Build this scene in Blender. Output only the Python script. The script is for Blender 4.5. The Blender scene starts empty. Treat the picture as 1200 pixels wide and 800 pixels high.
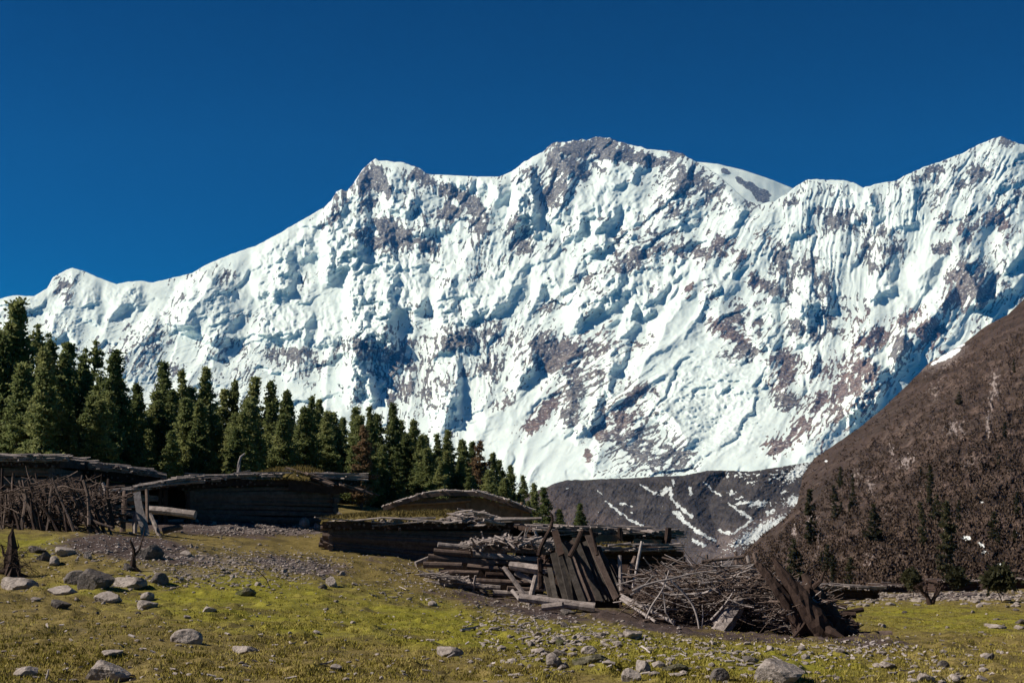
import bpy, bmesh, math, random
import numpy as np
from mathutils import Vector

# ---------------------------------------------------------------- camera, light
SC = bpy.context.scene
COL = SC.collection
F = 1200 * 50 / 36.0
PITCH = math.atan(195 / F)
CAMZ = 1.7
CP, SP = math.cos(PITCH), math.sin(PITCH)
cam_d = bpy.data.cameras.new("camera")
cam_d.lens = 50; cam_d.sensor_width = 36
cam_d.clip_start = 0.1; cam_d.clip_end = 60000
cam = bpy.data.objects.new("camera", cam_d); COL.objects.link(cam)
cam.location = (0, 0, CAMZ); cam.rotation_euler = (math.pi / 2 + PITCH, 0, 0)
SC.camera = cam

SUN = Vector((-0.76, -0.07, 0.64)).normalized()
sun_el = math.asin(SUN.z); sun_az = math.atan2(SUN.x, SUN.y)
ld = bpy.data.lights.new("sun", 'SUN'); ld.energy = 5.0; ld.angle = math.radians(0.5); ld.color = (1.0, 0.955, 0.89)
sun = bpy.data.objects.new("sun", ld); COL.objects.link(sun)
sun.rotation_euler = SUN.to_track_quat('Z', 'Y').to_euler(); sun.location = (-50, 20, 60)

W = bpy.data.worlds.new("World"); SC.world = W; W.use_nodes = True
nt = W.node_tree; nt.nodes.clear()
sky = nt.nodes.new('ShaderNodeTexSky'); sky.sky_type = 'NISHITA'; sky.sun_disc = False
sky.sun_elevation = sun_el; sky.sun_rotation = sun_az
sky.altitude = 3300; sky.air_density = 1.0; sky.dust_density = 0.0; sky.ozone_density = 3.5
gm = nt.nodes.new('ShaderNodeGamma'); gm.inputs[1].default_value = 1.9
tint = nt.nodes.new('ShaderNodeMix'); tint.data_type = 'RGBA'; tint.blend_type = 'MULTIPLY'; tint.inputs[0].default_value = 1.0
tint.inputs[7].default_value = (0.0, 0.125, 0.15, 1)
bg = nt.nodes.new('ShaderNodeBackground'); bg.inputs[1].default_value = 0.06
wo = nt.nodes.new('ShaderNodeOutputWorld')
nt.links.new(sky.outputs[0], gm.inputs[0]); nt.links.new(gm.outputs[0], tint.inputs[6])
nt.links.new(tint.outputs[2], bg.inputs[0]); nt.links.new(bg.outputs[0], wo.inputs[0])
SC.view_settings.view_transform = 'Standard'; SC.view_settings.look = 'None'
SC.view_settings.exposure = 0.36; SC.view_settings.gamma = 1.0
SC.render.engine = 'CYCLES'
SC.cycles.max_bounces = 4; SC.cycles.diffuse_bounces = 3; SC.cycles.glossy_bounces = 1
SC.cycles.transparent_max_bounces = 4; SC.cycles.volume_bounces = 0
SC.cycles.use_denoising = True
SC.cycles.denoiser = 'OPENIMAGEDENOISE'; SC.cycles.denoising_input_passes = 'RGB_ALBEDO_NORMAL'

# ---------------------------------------------------------------- helpers
def at(u, v, D):
    """point seen in direction (u, v) of the photograph, D metres forward"""
    x = (u - 600) / F; up = (400 - v) / F
    y = CP - up * SP; z = SP + up * CP
    return Vector((x / y * D, D, z / y * D + CAMZ))

def at_np(u, v, D):
    x = (u - 600) / F; up = (400 - v) / F
    y = CP - up * SP; z = SP + up * CP
    return np.stack([x / y * D, D + 0 * x, z / y * D + CAMZ], -1)

def _hash(ix, iy, seed):
    h = (ix * 374761393 + iy * 668265263 + seed * 1442695041) & 0xffffffff
    h = ((h ^ (h >> 13)) * 1274126177) & 0xffffffff
    return (h ^ (h >> 16)) & 0xffffffff

def pnoise(x, y, seed=0):
    """gradient noise, about -1..1"""
    x = np.asarray(x, float); y = np.asarray(y, float)
    fx = np.floor(x); fy = np.floor(y)
    ix = fx.astype(np.int64); iy = fy.astype(np.int64)
    dx = x - fx; dy = y - fy
    sx = dx * dx * dx * (dx * (dx * 6 - 15) + 10); sy = dy * dy * dy * (dy * (dy * 6 - 15) + 10)
    def g(i, j):
        a = _hash(ix + i, iy + j, seed) * (2 * math.pi / 4294967296.0)
        return np.cos(a) * (dx - i) + np.sin(a) * (dy - j)
    n0 = g(0, 0) * (1 - sx) + g(1, 0) * sx
    n1 = g(0, 1) * (1 - sx) + g(1, 1) * sx
    return (n0 * (1 - sy) + n1 * sy) * 1.5

def fbm(x, y, octv=4, seed=0, gain=0.5):
    s = 0; a = 1; t = 0
    for k in range(octv):
        s = s + a * pnoise(x * 2 ** k, y * 2 ** k, seed + k * 17); t += a; a *= gain
    return s / t

def ridged(x, y, octv=4, seed=0, gain=0.55):
    s = 0; a = 1; t = 0; w = 1
    for k in range(octv):
        r = 1 - np.abs(pnoise(x * 2 ** k, y * 2 ** k, seed + k * 31)); r = r * r
        s = s + a * w * r; w = np.clip(r * 1.4, 0, 1); t += a; a *= gain
    return s / t

def sstep(a, b, x):
    t = np.clip((x - a) / (b - a), 0, 1); return t * t * (3 - 2 * t)

class TPS:
    def __init__(s, P, Z, lam=0.0):
        P = np.array(P, float); s.P = P; n = len(P)
        K = s.k(P, P) + lam * np.eye(n); Q = np.c_[np.ones(n), P]
        A = np.zeros((n + 3, n + 3)); A[:n, :n] = K; A[:n, n:] = Q; A[n:, :n] = Q.T
        s.w = np.linalg.solve(A, np.r_[np.array(Z, float), 0, 0, 0])
    def k(s, A, B):
        r2 = ((A[:, None, :] - B[None]) ** 2).sum(-1)
        return 0.5 * r2 * np.log(np.maximum(r2, 1e-9))
    def __call__(s, x, y):
        x = np.asarray(x, float); sh = x.shape
        P = np.c_[x.ravel(), np.asarray(y, float).ravel()]
        out = np.empty(len(P))
        for i in range(0, len(P), 60000):
            q = P[i:i + 60000]
            out[i:i + 60000] = s.k(q, s.P) @ s.w[:-3] + s.w[-3] + q @ s.w[-2:]
        return out.reshape(sh)

def mesh_np(name, verts, faces, mat=None, smooth=True, attrs=None, link=True):
    """verts (n,3), faces (m,k) with constant k"""
    me = bpy.data.meshes.new(name)
    verts = np.ascontiguousarray(verts, dtype=np.float32); faces = np.ascontiguousarray(faces, dtype=np.int32)
    m, k = faces.shape
    me.vertices.add(len(verts)); me.vertices.foreach_set('co', verts.ravel())
    me.loops.add(m * k); me.loops.foreach_set('vertex_index', faces.ravel())
    me.polygons.add(m)
    me.polygons.foreach_set('loop_start', np.arange(0, m * k, k, dtype=np.int32))
    me.polygons.foreach_set('loop_total', np.full(m, k, dtype=np.int32))
    me.polygons.foreach_set('use_smooth', np.full(m, smooth, dtype=bool))
    me.update(calc_edges=True)
    for an, arr in (attrs or {}).items():
        c = np.ones((len(verts), 4), dtype=np.float32); c[:, :arr.shape[1]] = arr
        a = me.color_attributes.new(an, 'FLOAT_COLOR', 'POINT'); a.data.foreach_set('color', c.ravel())
    if mat: me.materials.append(mat)
    o = bpy.data.objects.new(name, me)
    if link: COL.objects.link(o)
    return o

def grid_faces(nr, nc):
    i = np.arange(nr - 1)[:, None] * nc + np.arange(nc - 1)[None]
    i = i.ravel()
    return np.stack([i, i + 1, i + nc + 1, i + nc], -1)

def tag(o, label=None, cat=None, group=None, kind=None):
    if label: o['label'] = label
    if cat: o['category'] = cat
    if group: o['group'] = group
    if kind: o['kind'] = kind
    return o

def empty(name, loc, label=None, cat=None, group=None, rz=0):
    o = bpy.data.objects.new(name, None); COL.objects.link(o)
    o.location = loc; o.rotation_euler = (0, 0, rz); o.empty_display_size = 0.3
    return tag(o, label, cat, group)

def child(o, parent):
    """parent keeping the world place (parent is an unrotated Empty)"""
    o.location = o.location - parent.location
    o.parent = parent
    return o

# ---------------------------------------------------------------- materials
def new_mat(name):
    m = bpy.data.materials.new(name); m.use_nodes = True
    n = m.node_tree; n.nodes.clear()
    out = n.nodes.new('ShaderNodeOutputMaterial'); b = n.nodes.new('ShaderNodeBsdfPrincipled')
    b.inputs['Roughness'].default_value = 0.9
    b.inputs['Specular IOR Level'].default_value = 0.15
    n.links.new(b.outputs[0], out.inputs[0])
    return m, n, b

def N(n, t, **kw):
    x = n.nodes.new(t)
    for k, v in kw.items(): setattr(x, k, v)
    return x

def noise(n, vec, scale, detail=4, rough=0.55, dist=0.0):
    x = N(n, 'ShaderNodeTexNoise'); x.inputs['Scale'].default_value = scale
    x.inputs['Detail'].default_value = detail; x.inputs['Roughness'].default_value = rough
    x.inputs['Distortion'].default_value = dist
    n.links.new(vec, x.inputs['Vector']); return x.outputs['Fac']

def ramp(n, fac, stops):
    x = N(n, 'ShaderNodeValToRGB'); e = x.color_ramp.elements
    while len(e) < len(stops): e.new(0.5)
    for i, (p, c) in enumerate(stops):
        e[i].position = p; e[i].color = (c, c, c, 1) if isinstance(c, (int, float)) else (*c, 1)
    n.links.new(fac, x.inputs[0]); return x.outputs[0]

def mix(n, fac, a, b, mode='MIX'):
    x = N(n, 'ShaderNodeMix', data_type='RGBA', blend_type=mode)
    if isinstance(fac, (int, float)): x.inputs[0].default_value = fac
    else: n.links.new(fac, x.inputs[0])
    for s, i in ((a, 6), (b, 7)):
        if isinstance(s, tuple): x.inputs[i].default_value = (*s, 1)
        else: n.links.new(s, x.inputs[i])
    return x.outputs[2]

def mth(n, op, a, b=0.0, clamp=False):
    x = N(n, 'ShaderNodeMath', operation=op, use_clamp=clamp)
    for s, i in ((a, 0), (b, 1)):
        if isinstance(s, (int, float)): x.inputs[i].default_value = s
        else: n.links.new(s, x.inputs[i])
    return x.outputs[0]

def bump(n, b, h, strength, dist):
    x = N(n, 'ShaderNodeBump'); x.inputs['Strength'].default_value = strength; x.inputs['Distance'].default_value = dist
    n.links.new(h, x.inputs['Height']); n.links.new(x.outputs[0], b.inputs['Normal'])

def coords(n, which='Object'):
    return N(n, 'ShaderNodeTexCoord').outputs[which]

def geo(n):
    return N(n, 'ShaderNodeNewGeometry').outputs['Position']

def wood_mat(name, dark, light, scale=6.0):
    m, n, b = new_mat(name)
    p = geo(n)
    f1 = noise(n, p, scale, 5, 0.65, 0.6)
    f2 = noise(n, p, scale * 9, 3, 0.6)
    f3 = noise(n, p, 0.9, 3, 0.5)
    f = mth(n, 'ADD', mth(n, 'MULTIPLY', f1, 0.6), mth(n, 'MULTIPLY', f2, 0.4))
    c = ramp(n, f, [(0.34, dark), (0.62, light)])
    c = mix(n, ramp(n, f3, [(0.38, 0.0), (0.65, 0.55)]), c, tuple(x * 0.45 for x in light))
    n.links.new(c, b.inputs['Base Color']); bump(n, b, f, 0.6, 0.03)
    return m

M = {}
M['wood'] = wood_mat('weathered_wood', (0.050, 0.037, 0.032), (0.42, 0.355, 0.325))
M['wood_dark'] = wood_mat('dark_old_wood', (0.018, 0.010, 0.008), (0.075, 0.048, 0.038))
M['wood_mid'] = wood_mat('brown_grey_wood', (0.040, 0.026, 0.021), (0.20, 0.145, 0.12))
M['wood_brown'] = wood_mat('brown_planks', (0.12, 0.075, 0.048), (0.34, 0.22, 0.14), 4)
M['wood_plank'] = wood_mat('dark_grey_planks', (0.018, 0.015, 0.013), (0.105, 0.088, 0.075))
M['branch'] = wood_mat('bleached_branch', (0.16, 0.13, 0.12), (0.54, 0.47, 0.44), 12)

def stone_mat(name, dark, light, moss=0.0):
    m, n, b = new_mat(name)
    p = geo(n)
    f1 = noise(n, p, 3.5, 6, 0.65, 0.4); f2 = noise(n, p, 22, 4, 0.7)
    f = mth(n, 'ADD', mth(n, 'MULTIPLY', f1, 0.55), mth(n, 'MULTIPLY', f2, 0.45))
    c = ramp(n, f, [(0.36, dark), (0.62, light)])
    if moss: c = mix(n, ramp(n, noise(n, p, 5, 4, 0.6), [(0.5, 0.0), (0.6, moss)]), c, (0.07, 0.075, 0.02))
    n.links.new(c, b.inputs['Base Color']); bump(n, b, f, 0.8, 0.05)
    return m
M['stone'] = stone_mat('grey_stone', (0.10, 0.08, 0.07), (0.38, 0.325, 0.29))
M['stone_dark'] = stone_mat('dark_stone', (0.04, 0.033, 0.03), (0.17, 0.145, 0.13))
M['stone_moss'] = stone_mat('mossy_stone', (0.05, 0.045, 0.03), (0.18, 0.16, 0.11), 0.9)
# ---------------------------------------------------------------- snow mountain
SKY = [(-90,372),(-40,360),(0,350),(15,346),(40,347),(55,338),(62,325),(78,316),(85,314),(97,317),(120,327),(137,333),(150,330),(165,329),(180,331),
 (200,326),(225,320),(240,311),(270,298),(300,288),(330,272),(350,260),(380,243),(388,235),(394,225),(400,222),(406,224),(415,214),(425,198),
 (432,192),(440,186),(445,188),(455,189),(470,190),(480,193),(492,197),(500,204),(540,206),(560,207),(585,207),(600,201),(612,191),(625,184),
 (640,175),(650,166),(660,167),(672,165),(690,163),(705,160),(720,164),(740,170),(760,175),(785,177),(800,180),(806,184),(815,189),(830,197),
 (850,212),(862,224),(875,235),(890,240),(900,237),(908,236),(920,228),(935,217),(947,210),(975,211),(988,211),(1000,214),(1012,220),(1025,216),
 (1035,214),(1050,212),(1062,205),(1080,197),(1100,190),(1125,181),(1140,173),(1155,166),(1168,161),(1175,160),(1185,165),(1200,170),(1290,188)]
# shaded cliffs and ice edges: lip polyline, height, reach of the shelf above, strength
CLIFF = [
 ([(126,369),(140,361),(152,356),(168,357)],9,40),([(55,392),(75,387),(95,398)],9,30),([(25,352),(50,350)],5,20),([(5,384),(25,376)],6,20),
 ([(20,368),(40,362),(55,366)],6,20),([(100,372),(118,380)],6,20),([(95,355),(118,352)],4,20),
 ([(240,395),(260,392),(280,396)],8,25),([(238,416),(262,414)],8,22),([(210,353),(228,345)],8,20),
 ([(378,312),(395,302),(410,292),(430,286)],26,40),([(352,303),(368,296),(388,294)],9,24),([(318,345),(340,335)],16,30),([(300,345),(315,340)],8,20),
 ([(302,312),(330,306)],4,20),([(330,322),(350,318)],4,18),([(344,285),(360,282)],3,16),
 ([(450,357),(475,354),(500,352)],18,40),([(540,360),(560,362),(585,356),(606,342)],16,36),([(408,348),(425,345)],10,20),([(515,365),(530,360)],6,16),
 ([(454,241),(470,244),(490,236)],12,16),([(510,205),(530,207),(560,208),(590,208)],18,12),([(490,272),(505,266),(528,268)],9,20),([(488,285),(505,292)],10,16),
 ([(440,314),(470,312),(500,318)],4,18),([(505,320),(530,312)],5,18),([(445,300),(460,298)],4,14),([(575,322),(600,312)],6,18),
 ([(298,396),(325,387),(355,386),(372,396)],16,40),([(372,401),(388,393),(404,392)],14,20),([(404,414),(430,396),(462,383)],44,40),
 ([(508,410),(528,396),(556,391)],20,26),([(516,474),(526,464),(537,463)],32,26),([(408,448),(424,441),(436,452)],34,22),([(505,483),(516,478)],8,14),
 ([(600,252),(616,247),(629,252)],32,26),([(680,257),(700,249)],6,16),([(712,217),(728,211),(746,207)],7,18),([(676,267),(684,260),(693,257)],8,14),
 ([(694,268),(708,260),(726,256)],13,18),([(658,282),(668,276),(682,273)],8,14),([(692,296),(702,286),(712,280)],16,16),([(620,280),(640,272)],6,16),
 ([(790,266),(805,262),(820,258)],8,20),([(733,284),(746,276)],9,14),([(854,264),(864,256),(873,247)],9,20),([(740,262),(760,254)],4,14),
 ([(700,350),(725,341),(752,335)],9,20),([(758,348),(782,336),(806,315)],9,22),([(738,320),(772,310)],4,16),([(628,342),(642,331),(657,327)],14,22),
 ([(655,338),(675,330)],9,16),([(598,338),(614,330)],11,18),([(825,350),(840,335)],10,18),([(780,322),(800,306)],4,16),
 ([(662,384),(682,369),(705,356),(736,348)],15,36),([(737,368),(746,353),(757,351)],15,16),([(755,364),(772,358)],12,16),([(728,392),(745,380)],9,14),
 ([(708,434),(722,423),(738,414)],13,18),([(695,472),(706,459),(717,451)],17,18),([(674,508),(688,497),(702,491)],15,18),([(604,444),(616,432),(630,423)],18,20),
 ([(877,396),(893,399),(912,396)],11,20),([(715,465),(725,460)],7,14),
 ([(918,274),(936,269),(952,262)],9,22),([(1044,260),(1060,261),(1086,253)],10,20),([(1000,254),(1015,250),(1032,244)],11,18),([(974,297),(992,293)],6,14),
 ([(1058,232),(1076,228)],6,14),([(1160,220),(1180,215),(1200,212)],8,16),([(1022,350),(1034,340),(1048,336)],13,20),([(1060,255),(1075,247)],4,12),
 ([(1005,240),(1025,235)],5,12),([(1165,316),(1182,304),(1205,292)],13,18),([(1170,345),(1190,335)],12,14),
 ([(937,364),(952,356),(974,351)],24,26),([(936,384),(948,378)],9,14),([(993,480),(1012,468),(1034,462)],34,20),([(1012,443),(1026,430)],14,14),
 ([(934,402),(950,396)],10,14),([(1003,412),(1018,404)],5,12),([(948,432),(956,420)],16,12),([(1050,420),(1062,396)],18,14),
]
# ribs: crest polyline, height, width of the lit side, width of the shaded side
RIB = [
 ([(85,314),(80,340),(77,362)],9,30,10),([(254,318),(240,343),(222,366),(212,392)],46,56,30),([(190,368),(168,394),(147,418),(138,450)],26,36,18),
 ([(440,186),(452,215),(470,250),(482,288)],16,40,16),([(400,222),(385,250),(350,285),(318,312)],8,20,8),([(500,206),(480,240),(468,262)],6,18,9),
 ([(590,205),(575,250),(560,285),(525,335),(470,370)],20,36,12),([(650,166),(664,200),(662,235),(640,262)],22,40,14),([(470,385),(452,420),(440,455)],14,30,14),
 ([(556,392),(540,420),(522,470),(510,530)],10,28,14),([(630,262),(622,300),(590,345),(560,385)],9,26,12),([(705,162),(712,190),(700,230)],6,30,10),
 ([(806,184),(800,215),(770,262),(735,300),(700,345),(650,372)],18,44,22),([(850,212),(862,250),(835,300),(800,350),(770,400),(745,450),(690,505)],20,50,20),
 ([(908,236),(900,262),(860,320),(842,360),(850,400)],14,34,20),([(947,210),(940,250),(925,285),(935,320),(948,352)],10,20,14),
 ([(988,211),(992,250),(985,300),(975,350)],9,20,14),([(1062,205),(1050,250),(1035,290),(1025,330)],9,26,16),([(1125,181),(1110,230),(1090,280),(1070,330)],10,26,16),
 ([(1175,160),(1150,205),(1135,250),(1105,300),(1060,340)],18,34,20),([(1128,308),(1112,345),(1080,385),(1045,425),(1000,470),(960,508),(915,538)],36,40,18),
 ([(1126,306),(1140,330),(1150,362)],40,34,20),([(662,436),(668,470),(660,505)],14,18,12),([(760,470),(790,490),(808,530)],22,40,14),([(715,505),(700,530),(696,552)],10,16,12),
 ([(858,300),(842,335),(815,378),(795,405)],6,16,10),([(880,400),(905,430),(925,470)],8,22,14),([(640,395),(620,430),(600,470),(560,500)],12,26,18),
 ([(345,390),(352,415),(340,450)],8,18,14),([(300,345),(270,380),(250,420),(240,470)],10,24,16),([(935,545),(975,500),(1010,470)],6,14,12),
]
ROCK = [(437,208,14,16,0,.9,0),(425,222,9,9,0,.8,.1),(452,222,9,11,0,.9,0),(487,207,14,10,20,.85,0),(433,236,9,7,0,.9,0),(450,262,13,10,0,.95,0),(464,276,24,15,20,1,0),
 (445,287,18,9,0,.8,0),(428,272,15,7,-20,.75,0),(396,243,10,6,-40,.75,.1),(388,257,14,5,-35,.7,.1),(400,227,8,8,0,.8,0),(530,225,27,9,20,.95,0),(552,240,27,10,32,.95,0),
 (528,248,12,9,15,.95,0),(562,262,11,18,15,.8,0),(500,291,12,9,20,.85,0),(490,250,8,6,0,.5,0),(603,262,7,22,20,.5,.1),(612,285,14,14,0,.7,0),(622,205,22,8,-15,.6,.1),
 (652,188,11,24,-10,1,0),(672,198,18,14,35,1,0),(650,228,16,14,0,.9,0),(692,175,40,10,5,.95,0),(732,182,35,9,10,.95,0),(772,190,20,9,10,.8,0),(703,168,28,6,0,.85,0),
 (795,182,12,4,10,.85,0),(805,212,25,22,20,.75,0),(832,225,24,15,35,.75,.05),(790,246,14,8,-30,.65,0),(775,287,27,10,10,.6,.1),(815,296,25,8,0,.65,.3),(843,289,15,8,-30,.65,.5),
 (745,300,25,10,-10,.65,.15),(735,315,32,7,-10,.6,.15),(697,327,18,6,-30,.55,.2),(868,301,12,6,-40,.55,.6),(886,330,8,10,0,.75,1),(850,385,18,9,30,.85,.7),(858,375,10,8,0,.85,.2),
 (863,396,12,7,20,.9,1),(872,412,20,10,-15,.95,.05),(808,340,4,8,10,.8,1),(655,415,32,20,0,.85,.4),(636,402,12,12,0,.85,0),(670,432,18,10,0,.75,.3),(672,458,10,20,10,.95,0),
 (665,491,12,12,20,.85,0),(630,490,20,8,-40,.9,.9),(646,475,12,6,-40,.85,.9),(735,475,18,14,-40,.75,.6),(730,490,9,12,20,.95,1),(705,505,10,8,-40,.8,.9),(750,460,10,12,-20,.75,.4),
 (753,401,10,5,-40,.65,.6),(708,390,8,5,-30,.65,.6),(688,533,4,6,0,.8,1),(745,520,42,26,25,.68,0),(790,530,22,22,0,.75,0),(800,490,15,8,30,.75,.3),(822,501,12,6,30,.6,.4),
 (915,305,14,16,0,.85,0),(903,337,15,9,20,.85,0),(928,325,9,20,0,.7,0),(950,310,12,14,0,.8,0),(965,327,15,11,0,.7,0),(985,255,24,10,5,.75,0),(963,250,14,8,0,.6,0),(1030,275,20,8,0,.5,0),
 (1047,295,18,13,0,.65,0),(1020,290,12,8,0,.6,0),(1027,312,15,8,20,.65,0),(1105,258,7,13,10,.75,.4),(1102,292,11,6,-10,.85,.2),(1126,270,4,5,0,.85,.6),(1165,255,16,8,-20,.85,.3),
 (1176,262,7,9,30,.95,.8),(1140,250,12,6,-35,.65,.1),(1190,233,15,8,-20,.65,.1),(1147,205,12,14,20,.75,0),(1125,217,13,9,-20,.55,0),(1176,165,12,6,15,.75,0),(1085,205,26,7,-15,.65,0),
 (1130,334,15,28,20,1,.3),(1154,340,18,15,40,.95,0),(1112,352,10,16,30,.9,.7),(1090,386,22,11,-30,.85,1),(1062,372,18,9,-25,.75,.9),(1027,395,22,11,-20,.85,1),(1055,407,9,17,20,.85,0),(1010,430,15,8,-30,.85,1),
 (1022,437,8,11,20,.95,.9),(995,450,20,13,-40,.78,.9),(962,471,22,11,-40,.75,.9),(940,500,21,13,-35,.75,.9),(915,521,19,10,-20,.7,.9),(977,486,15,9,-40,.65,.7),(915,420,14,10,0,.85,.6),
 (918,445,13,15,0,.88,.7),(922,470,15,8,10,.9,.1),(933,384,12,9,20,.85,.1),(955,391,9,6,30,.85,0),(985,420,13,8,0,.6,.6),(978,390,5,4,0,.95,0),(1004,545,20,6,-30,.5,.9),
 (338,416,36,12,0,.62,0),(425,410,16,14,0,.7,0),(463,417,24,20,0,.66,.2),(478,450,15,20,20,.62,.1),(480,400,20,8,-10,.55,.1),(575,385,24,9,-10,.62,0),(545,402,32,12,-10,.85,0),
 (576,425,12,14,0,.66,.05),(590,470,15,9,-20,.62,.2),(582,445,10,6,0,.5,.1),(511,476,10,5,0,.6,0),(75,336,12,8,-30,.65,0),(82,347,5,10,0,.65,0),(178,392,32,11,-40,.5,0),(212,350,16,6,-25,.5,0),
 (165,420,26,10,-45,.5,0),(268,338,12,14,0,.35,0),(288,440,14,20,0,.4,0),(560,318,14,8,-30,.45,.1),(520,330,12,6,0,.4,.1),(600,400,16,14,0,.5,.1),(1170,330,16,10,30,.5,0),
 (640,360,20,8,-30,.45,.1),(900,280,10,14,20,.45,.5),(1090,230,16,12,0,.4,0),(960,225,30,10,0,.4,0),(500,440,22,24,0,.4,.1),(870,470,14,8,0,.3,.2),(1120,195,20,12,0,.4,0)]

def poly_dist(U, V, pts):
    """distance to a polyline, signed + to the right of it going down, and running height factor"""
    best = np.full(U.shape, 1e9); side = np.zeros(U.shape); tt = np.zeros(U.shape)
    L = [0]
    for a, b in zip(pts[:-1], pts[1:]): L.append(L[-1] + math.dist(a, b))
    for k, (a, b) in enumerate(zip(pts[:-1], pts[1:])):
        dx, dy = b[0] - a[0], b[1] - a[1]; l2 = dx * dx + dy * dy
        t = np.clip(((U - a[0]) * dx + (V - a[1]) * dy) / l2, 0, 1)
        ex = U - a[0] - t * dx; ey = V - a[1] - t * dy
        d = np.hypot(ex, ey); m = d < best
        best[m] = d[m]; side[m] = np.sign(ex * dy - ey * dx)[m]; tt[m] = ((L[k] + t * (L[k + 1] - L[k])) / L[-1])[m]
    return best * side, tt

uu = np.arange(-70, 1271, 1.0)
nr = 480
vs = np.interp(uu, *zip(*SKY))
vs = vs + 2.4 * fbm(uu / 9, uu * 0, 4, 5) * np.interp(uu, [0, 300, 430, 500, 520, 590, 640, 800, 900, 1270], [.3, .5, 1, .6, .1, .2, 1.3, 1.0, .6, .7])
BOT = 610.0
t = (np.linspace(0, 1, nr)[:, None]) ** 0.95
V = vs[None] + (BOT - vs[None]) * t
U = np.broadcast_to(uu[None], V.shape).copy()
# warped coordinates so that nothing follows a ruled line
wx = 8 * fbm(U / 34, V / 34, 4, 11, .5) + 2.0 * fbm(U / 9, V / 9, 3, 12); wy = 7 * fbm(U / 34, V / 34, 4, 13, .5) + 2.0 * fbm(U / 9, V / 9, 3, 14)
UW, VW = U + wx, V + wy
R = np.zeros(U.shape)
for pts, h, L in CLIFF:
    x0, x1 = pts[0][0], pts[-1][0]; y0 = min(p[1] for p in pts)
    c0, c1 = np.searchsorted(uu, [x0 - 30, x1 + 30]); sl = (slice(None), slice(c0, c1))
    u_, v_ = UW[sl] , VW[sl]
    lip = np.interp(u_, *zip(*pts)); s = lip - v_
    A = 1.85 * h
    win = sstep(x0 - 6, x0 + 0.22 * (x1 - x0), u_) * (1 - sstep(x1 - 0.22 * (x1 - x0), x1 + 6, u_))
    up = np.exp(-np.maximum(s, 0) / (L * 1.7))
    dn = sstep(-1.15, 0.02, s / h)
    R[sl] += A * win * np.where(s > 0, up, dn) * (0.85 + 0.45 * fbm(u_ / 9, v_ / 9, 3, 99))
for pts, A, wl, wr in RIB:
    xs = [p[0] for p in pts]
    c0, c1 = np.searchsorted(uu, [min(xs) - wl - 40, max(xs) + wr + 40]); sl = (slice(None), slice(c0, c1))
    d, tt = poly_dist(UW[sl], VW[sl], pts)
    # side: sign so that the sunny (left) flank is negative
    w = np.where(d < 0, wr, wl)
    R[sl] += 1.25 * A * np.maximum(0, 1 - np.abs(d) / w) ** 1.15 * (0.35 + 0.65 * sstep(0, .15, tt)) * (1 - sstep(.85, 1.0, tt) * .8)
# rock mask
rk = np.zeros(U.shape); tn = np.zeros(U.shape); tw = np.full(U.shape, 1e-3)
for x, y, a, b_, ang, s_, tt in ROCK:
    c0, c1 = np.searchsorted(uu, [x - 2.2 * max(a, b_) - 10, x + 2.2 * max(a, b_) + 10]); sl = (slice(None), slice(c0, c1))
    ca, sa = math.cos(math.radians(ang)), math.sin(math.radians(ang))
    dx, dy = UW[sl] - x, VW[sl] - y
    q = np.hypot((dx * ca + dy * sa) / a, (-dx * sa + dy * ca) / b_)
    g = s_ * np.exp(-(q ** 2) * 0.55); rk[sl] = np.maximum(rk[sl], g * 1.12); tn[sl] += g * tt; tw[sl] += g
tn /= tw
# relief noise: streaks run down and to the left in the middle and right, straight down on the fluted walls
def blendw(c, w):
    return np.exp(-((dirn - c) / w) ** 2)
dirn = np.interp(UW, [0, 250, 420, 560, 700, 860, 930, 1010, 1120, 1250], [38, 34, -8, 10, 42, 40, 8, 4, 22, 34]) + 18 * sstep(330, 450, VW) * sstep(560, 700, UW) + 12 * fbm(U / 60, V / 60, 2, 19)
DIRS = [-20, 5, 30, 55]
WD = [blendw(c, 15) for c in DIRS]; WS = sum(WD)
QA, QB = [], []
fx1, fy1 = 5 * fbm(U / 30, V / 30, 3, 21), 5 * fbm(U / 30, V / 30, 3, 22)
for c in DIRS:
    r_ = math.radians(c)
    QA.append(U * math.cos(r_) + V * math.sin(r_) + fx1); QB.append(-U * math.sin(r_) + V * math.cos(r_) + fy1)
def dnoise(fn, a_, b_, *k):
    return sum(w * fn(qa / a_, qb / b_, *k) for w, qa, qb in zip(WD, QA, QB)) / WS
big = dnoise(ridged, 40, 160, 3, 31, 0.42)
mid = dnoise(ridged, 14, 50, 5, 41, 0.56)
iso = fbm(U / 14, V / 12, 5, 51, 0.6)
smooth_zone = np.zeros(U.shape)
for x, y, a, b_ in [(470,335,60,14),(360,290,40,16),(560,335,50,12),(800,415,50,25),(660,535,60,20),(880,540,60,15),(1075,300,26,36),(900,500,40,26),(690,225,40,12),(130,350,60,14),(780,380,34,24),(1010,330,40,10),(640,310,20,10),(870,200,60,20),(610,500,40,30),(355,375,26,22),(1125,370,10,24)]:
    q = ((U - x) / a) ** 2 + ((V - y) / b_) ** 2
    smooth_zone = np.maximum(smooth_zone, np.exp(-q * 0.8))
sm = 1 - 0.78 * smooth_zone
fl = np.zeros(U.shape)
for x, y, a, b_ in [(960,245,48,38),(1110,205,70,34),(850,262,34,34),(1000,330,26,30),(1160,200,34,44),(1060,250,50,40),(905,300,30,30),(985,300,30,60),(590,300,30,30),(140,430,40,30),(930,330,18,22),(560,440,34,22),(960,390,20,50),(1130,375,16,30)]:
    fl = np.maximum(fl, np.exp(-(((U - x) / a) ** 2 + ((V - y) / b_) ** 2) * .8))
fl0 = fl
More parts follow.
